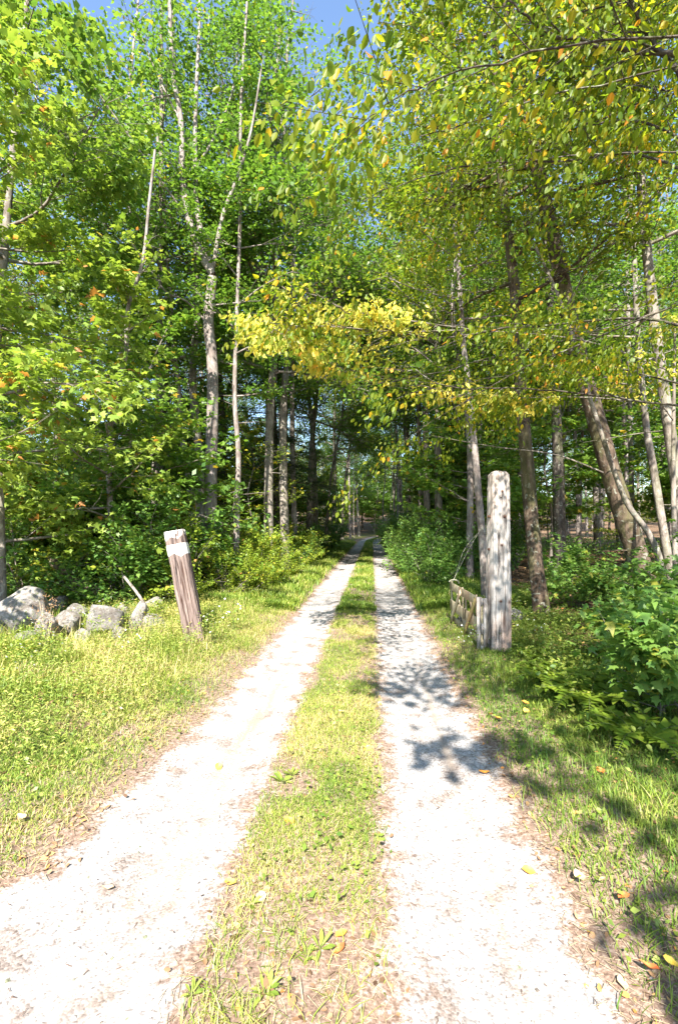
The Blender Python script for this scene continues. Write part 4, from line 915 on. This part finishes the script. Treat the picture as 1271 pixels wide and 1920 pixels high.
# ------------------------------------------------------------------ posts
def post_mesh(name, w, d, H, mat, top_fn, rough=.006, taper=.0, seed=0, stains=(), paint=None, nz=220, ns=36, cracks=()):
    """rectangular timber with worn edges; vertices ring by ring"""
    RR = np.random.RandomState(seed); per = []
    # superellipse outline
    for k in range(ns * 4):
        t = 2 * pi * k / (ns * 4); c_, s_ = cos(t), sin(t); e = 2 / 7.0
        per.append((math.copysign(abs(c_) ** e, c_) * w / 2, math.copysign(abs(s_) ** e, s_) * d / 2))
    fine = []
    for k in range(2000):
        t = 2 * pi * k / 2000; c_, s_ = cos(t), sin(t); fine.append((math.copysign(abs(c_) ** e, c_) * w / 2, math.copysign(abs(s_) ** e, s_) * d / 2))
    fine = np.array(fine); cl_ = np.vstack([fine, fine[:1]]); arc = np.r_[0, np.cumsum(np.linalg.norm(np.diff(cl_, axis=0), axis=1))]
    tt = np.linspace(0, arc[-1], ns * 5, endpoint=False); per = np.stack([np.interp(tt, arc, cl_[:, 0]), np.interp(tt, arc, cl_[:, 1])], 1); m = len(per); zs = np.linspace(-.15, 1, nz) * H
    th = np.arctan2(per[:, 1], per[:, 0]); V = np.zeros((nz, m, 3))
    for i, z in enumerate(zs):
        f = max(0, z / H); sc = 1 - taper * f; grain = (fbm(np.cos(th) * 9 + 20, np.sin(th) * 9 + z * .7, seed) - .5) * rough * 2.4 + (fbm(np.cos(th) * 2 + 5, z * 3 + np.sin(th) * 2, seed + 5) - .5) * rough * 3
        k = sc * top_fn(f)
        V[i, :, 0] = per[:, 0] * k + np.cos(th) * grain; V[i, :, 1] = per[:, 1] * k + np.sin(th) * grain; V[i, :, 2] = z + (.012 * (fbm(per[:, 0] * 20, per[:, 1] * 20, seed + 8) - .5) if i == nz - 1 else 0)
    crk = np.zeros((nz, m))
    for (cx_, z0_, z1_, wd_) in cracks:
        zf = V[..., 2] / H; win = ss(z0_, z0_ + .06, zf) * ss(z1_, z1_ - .06, zf); wob = (fbm(zf * 9 + cx_ * 50, zf * 0 + 3, seed + 11) - .5) * .02
        crk = np.maximum(crk, np.exp(-((V[..., 0] - cx_ - wob) / wd_) ** 2) * win * (V[..., 1] < -.03 * d))
    V[..., 1] += crk * .016
    idx = np.arange(nz * m).reshape(nz, m); j = np.roll(idx, -1, 1)
    q = np.stack([idx[:-1], j[:-1], j[1:], idx[1:]], -1).reshape(-1, 4)
    Vf = V.reshape(-1, 3); ct = np.array([[0, 0, H + .004]]); Vf = np.vstack([Vf, ct])
    tri = np.stack([idx[-1], j[-1], np.full(m, len(Vf) - 1)], 1)
    st = np.zeros(len(Vf))
    for (sx, sz, rx, rz_, dn) in stains:     # on the front (-y) face: spot with a run below it
        fr = Vf[:, 1] < 0; dx = (Vf[:, 0] - sx) / (rx * 1.25); dz = (Vf[:, 2] - sz) / (rz_ * 1.25)
        a = np.exp(-(dx ** 2 + dz ** 2) * 1.2); run = np.exp(-dx ** 2 * 2.2) * ss(0, -.03, Vf[:, 2] - sz) * np.exp(-np.maximum(sz - Vf[:, 2], 0) / dn) * .75
        st = np.maximum(st, np.where(fr, np.maximum(a, run), 0))
    st = np.maximum(st, np.r_[crk.ravel() * .85, 0])
    at = {'stain': st, 'paint': np.zeros(len(Vf)) if paint is None else paint(Vf)}
    return mesh_np(name, Vf, [q, tri], mat, attrs=at)
# tall post on the right
x, y, z = on_ground(934, 1217)
pr = empty('gate_post', (x, y, z)); tag(pr, 'tall weathered square timber post with rusty bolt holes beside the gate', 'post')
HP = 2.30 * y / 6.3
top = lambda f: 1 - .30 * ss(.975, 1.0, f) ** 1.6 - .05 * ss(.90, .92, f) 
o = post_mesh('timber', .265, .25, HP, M['post'], top, .007, .14, 3,
              stains=[(0, HP * .885, .018, .018, .12), (.03, HP * .745, .028, .03, .10), (-.005, HP * .585, .022, .02, .22), (-.02, HP * .275, .02, .02, .10), (.09, HP * .27, .02, .03, .3), (.02, HP * .17, .012, .1, .1), (-.04, HP * .62, .006, .09, .1)], cracks=[(.0, .70, .93, .004), (.055, .78, .97, .003), (-.05, .45, .70, .004), (.04, .08, .40, .005), (-.01, -.1, .25, .005), (.07, .38, .66, .003), (-.075, .02, .35, .003), (.02, .42, .60, .003)])
o.parent = pr
def bolt(px_, pz, r, parent, yy=-.125, dirx=(0, -1, 0)):
    W = Wood(); c = np.array([px_, yy, pz]); dr = np.array(dirx, float)
    W.tube([c + dr * .0, c + dr * .014, c + dr * .018, c + dr * .0181], [r, r, r * .7, .0005], 8); return W.build('bolt', M['rust'], parent)
for (a, bb, r) in [(0, .885, .014), (.03, .745, .017), (-.005, .585, .012), (-.02, .275, .012), (-.02, .85, .007)]: bolt(a, HP * bb, r, pr, -.122 + .015 * bb)
for (a, zz) in [(-1, .745), (1, .73), (1, .28), (-1, .56)]:
    W = Wood(); c = np.array([a * .118, -.03, HP * zz]); W.tube([c, c + [a * .03, 0, 0], c + [a * .032, 0, 0]], [.018, .016, .001], 6); W.build('bolt', M['rust'], pr)
pr.rotation_euler = (0, radians(.6), radians(4))
POST = np.array([x, y, z])
# leaning post on the left
x, y, z = on_ground(368, 1207)
p2 = empty('leaning_post', (x, y, z)); tag(p2, 'dark weathered timber post leaning left with white paint near its top', 'post')
H2 = 1.56 * y / 6.6
def paint(V):
    f = V[:, 2] / H2; wv = .012 * np.sin(V[:, 0] * 40)
    return np.clip(ss(.925, .945, f + wv) * np.where(V[:, 0] > .01, .45, 1) + ss(.775, .80, f + wv + .12 * V[:, 0]) * ss(.89, .87, f), 0, 1)
o = post_mesh('timber', .25, .24, H2, M['oldpost'], lambda f: 1 - .03 * ss(.985, 1, f), .010, .03, 9, stains=[(.03, H2 * .64, .014, .10, .25), (-.055, H2 * .40, .014, .05, .4), (.0, H2 * .5, .010, .14, .1)], paint=paint, cracks=[(.03, .35, .76, .007), (-.045, .05, .45, .006), (.0, .1, .62, .005), (.07, .2, .7, .004), (-.08, .4, .74, .004), (.045, -.1, .25, .005), (-.015, .5, .75, .004), (.01, .86, .99, .004)])
o.parent = p2; p2.rotation_euler = (radians(-3), radians(-11.5), radians(7))

# ------------------------------------------------------------------ gate
g0 = np.array(on_ground(903, 1218)); g1 = np.array(on_ground(846, 1178))
g1[1] = 7.75; g1[0] = P(846, 1100, 7.75)[0]; g1[2] = gz(g1[0], g1[1])
dv = g1 - g0; GL = math.hypot(dv[0], dv[1]); ga = math.atan2(dv[1], dv[0])
gate = empty('wooden_gate', tuple(g0), ga); tag(gate, 'low wooden gate with cross braces standing open by the tall post', 'gate')
GH = 97 / F * g0[1]
slope = (g1[2] - g0[2]) / GL
def board(name, p0, p1, wd, th, mat, yoff=0, parent=gate, roll=None):
    """board from p0 to p1 in the gate's plane (x along, z up); yoff = offset across; worn by a slight random twist"""
    p0 = np.array([p0[0], yoff, p0[1]], float); p1 = np.array([p1[0], yoff, p1[1]], float); d = unit(p1 - p0); s = np.array([-d[2], 0, d[0]]); n = np.array([0, 1., 0])
    V = []; nseg = 8; RR = np.random.RandomState(int(abs(p0[0] * 997 + p1[2] * 131 + yoff * 7777)) % 9999)
    
    for i in range(nseg + 1):
        t = i / nseg; c = p0 + (p1 - p0) * t + n * RR.normal(0, .0006) + s * RR.normal(0, .0006)
        for a, bb in ((-1, -.8), (-1, .8), (-.96, 1), (.96, 1), (1, .8), (1, -.8), (.96, -1), (-.96, -1)):
            V.append(c + s * a * wd / 2 + n * bb * th / 2)
    V = np.array(V); idx = np.arange((nseg + 1) * 8).reshape(nseg + 1, 8); j = np.roll(idx, -1, 1)
    q = np.stack([idx[:-1], j[:-1], j[1:], idx[1:]], -1).reshape(-1, 4)
    me = mesh_np(name, V, [q, idx[:1, ::-1], idx[-1:]], M[mat], parent, attrs={'stain': np.zeros(len(V))}, smooth=False)
    return me
t = .016
# across offset: +y (left of the run, towards the road) is the side seen from the road
board('stile', (.03, .0), (.03, GH), .075, t, 'gatewood'); board('stile', (GL - .03, .0 + slope * GL), (GL - .03, GH + slope * GL + .01), .07, t, 'gatewood')
board('stile', (GL * .47, .0), (GL * .47, GH - .02), .07, t, 'gatewood')
board('rail', (.0, GH - .07), (GL, GH - .06 + slope * GL), .115, t, 'gatewood', t + .003)
board('rail', (.0, GH * .46), (GL, GH * .46 + slope * GL), .15, t, 'gatewood', t + .003)
board('rail', (.0, .07), (GL, .07 + slope * GL), .09, t, 'gatewood', -t - .003)
board('brace', (GL * .42, .06), (GL * .08, GH - .05), .07, t, 'newwood', 2 * t + .007)
board('brace', (GL * .93, .06), (GL * .55, GH - .05), .07, t, 'gatewood', 2 * t + .007)
board('brace', (GL * .22, .1), (GL * .44, GH - .1), .05, t, 'gatewood', -2 * t - .007)
board('brace', (GL * .62, .1), (GL * .9, GH - .1), .05, t, 'gatewood', -2 * t - .007)
board('slat', (GL * .27, .02), (GL * .27, GH - .03), .05, t, 'gatewood', -3 * t - .012); board('slat', (GL * .72, .02), (GL * .72, GH - .03), .05, t, 'gatewood', -3 * t - .012)
# the near end: two upright boards with spacer blocks, leaving dark slots between them
def endboard(y0, y1, z0, z1, name='end_board', x=-.012):
    pts = [(y0, z0), (y1, z0), (y1, z1), (y0, z1)]; V = np.array([(x - .012, a, c) for a, c in pts] + [(x + .012, a, c) for a, c in pts])
    f = np.array([[0, 3, 2, 1], [4, 5, 6, 7], [0, 1, 5, 4], [1, 2, 6, 5], [2, 3, 7, 6], [3, 0, 4, 7]])
    return mesh_np(name, V, [f], M['post'], gate, attrs={'stain': np.zeros(8), 'paint': np.zeros(8)}, smooth=False)
endboard(.018, .062, 0, GH + .005); endboard(-.062, -.018, 0, GH - .012)
for z0, z1 in ((GH - .10, GH - .014), (GH * .30, GH * .50), (.0, .05)): endboard(-.0178, .0178, z0, z1, 'spacer_block', -.010)
# wire looped from the tree to the far end of the gate
W = Wood(); q0 = P(905, 985, 9.3); q1 = np.array([g1[0], g1[1], g1[2] + GH])
for off in (0, .05):
    W.tube(resample([q0 + [off, 0, 0], (q0 * .55 + q1 * .45) + [-.04 - off, 0, -.05 + off], q1 + [.06, 0, .08], q1], 14), .0038, 5)
W.tube(resample([q1 + [-.04, -.02, 0], q1 + [0, -.03, .03], q1 + [.09, -.02, .02], q1 + [.12, 0, -.03]], 10), .009, 5)
tag(W.build('wire_loop', M['wire']), 'loose pale wire looped from the slim trunk to the gate', 'wire')
W = Wood(); W.tube(resample([P(800, 815, 7.0), P(930, 838, 7), P(1040, 852, 7), P(1130, 886, 7.1)], 14), np.linspace(.004, .014, 14), 5)
tag(W.build('bare_branch', M['bark_grey']), 'thin bare branch slanting in front of the shaded trunks', 'branch')

# ------------------------------------------------------------------ fallen leaves one can point at
FL = [(985, 1327, 'orange', 'orange leaf in the shaded patch of the right verge'), (934, 1357, 'orange', 'curled orange leaf by the right gravel edge'), (920, 1349, 'orange', 'upright orange leaf by the right gravel edge'), (985, 1343, 'gold', 'yellow leaf in the shaded patch of the right verge'),
      (1125, 1458, 'red', 'red leaf in the middle of the right verge'), (991, 1638, 'orange', 'orange leaf standing on the right gravel edge'), (1130, 1668, 'tan', 'pale leaf beside the bare hollow on the right'), (1085, 1662, 'tan', 'pinkish tan leaf left of the bare hollow'), (1218, 1838, 'red', 'reddish leaf in the lower right grass'),
      (1170, 1700, 'red', 'rust leaf above the bare hollow'), (637, 1790, 'red', 'red leaf on the gravel side of the centre strip'), (432, 1662, 'gold', 'yellow curled leaf at the left edge of the centre strip'), (470, 1592, 'tan', 'pale tan leaf on the bare soil of the centre strip'), (410, 1442, 'orange', 'orange leaf lying in the left wheel track'),
      (908, 1453, 'orange', 'orange leaf at the tip of the leaf shadow'), (202, 1672, 'tan', 'tan leaf lying alone in the left wheel track'), (40, 1548, 'tan', 'pale leaf at the left verge edge'), (690, 1407, 'gold', 'yellow leaf on the centre strip beside the leaf shadow'), (640, 1338, 'tan', 'pale leaf in the grass of the far centre strip'),
      (225, 1338, 'tan', 'pale leaf in the left verge grass'), (543, 1545, 'orange', 'small orange leaf among the centre strip weeds'), (1258, 1830, 'gold', 'yellow leaf at the lower right corner'), (1165, 1850, 'tan', 'cream leaf low in the right verge grass'), (640, 1758, 'orange', 'small orange leaf right of the centre strip seedlings'), (490, 1690, 'tan', 'folded pale leaf on the lower centre strip')]
RR = np.random.RandomState(5)
for i, (px, py, m, lab) in enumerate(FL):
    x, y, z = on_ground(px, py); s = RR.uniform(.055, .075) * (.85 if y < 3 else 1.1); a = RR.uniform(0, 6.28); n = 7; V = []; L = s
    tt = np.linspace(0, 1, n); cu = RR.uniform(.1, .45)
    for t_ in tt:
        wv = .34 * math.sin(pi * t_ ** .8) ** .8 + .01
        for sd_, zz in ((-1, .25), (-.5, .08), (0, 0), (.5, .08), (1, .25)): V.append((L * (t_ - .5), L * wv * sd_, L * (zz * wv * 1.6 + cu * (t_ - .45) ** 2 * 1.5 + .03 * math.sin(9 * t_ + sd_))))
    V = np.array(V); o = mesh_np('fallen_leaf', V, [grid_faces(5, n)], M[m]); o.location = (x, y, z + .012 + (.03 if abs(x - float(centre(y))) > 1.2 else 0)); o.rotation_euler = (RR.normal(0, .25), RR.normal(0, .25), a)
    tag(o, lab, 'leaf', 'fallen leaves')
for k in PR:
    if k not in used:
        for c in list(PR[k].children): bpy.data.objects.remove(c)
        bpy.data.objects.remove(PR[k])
tot = sum(len(o.data.polygons) for o in COL.objects if o.type == 'MESH'); print('objects', len(COL.objects), 'polys incl copies', tot, 'unique', sum(len(m.polygons) for m in bpy.data.meshes))
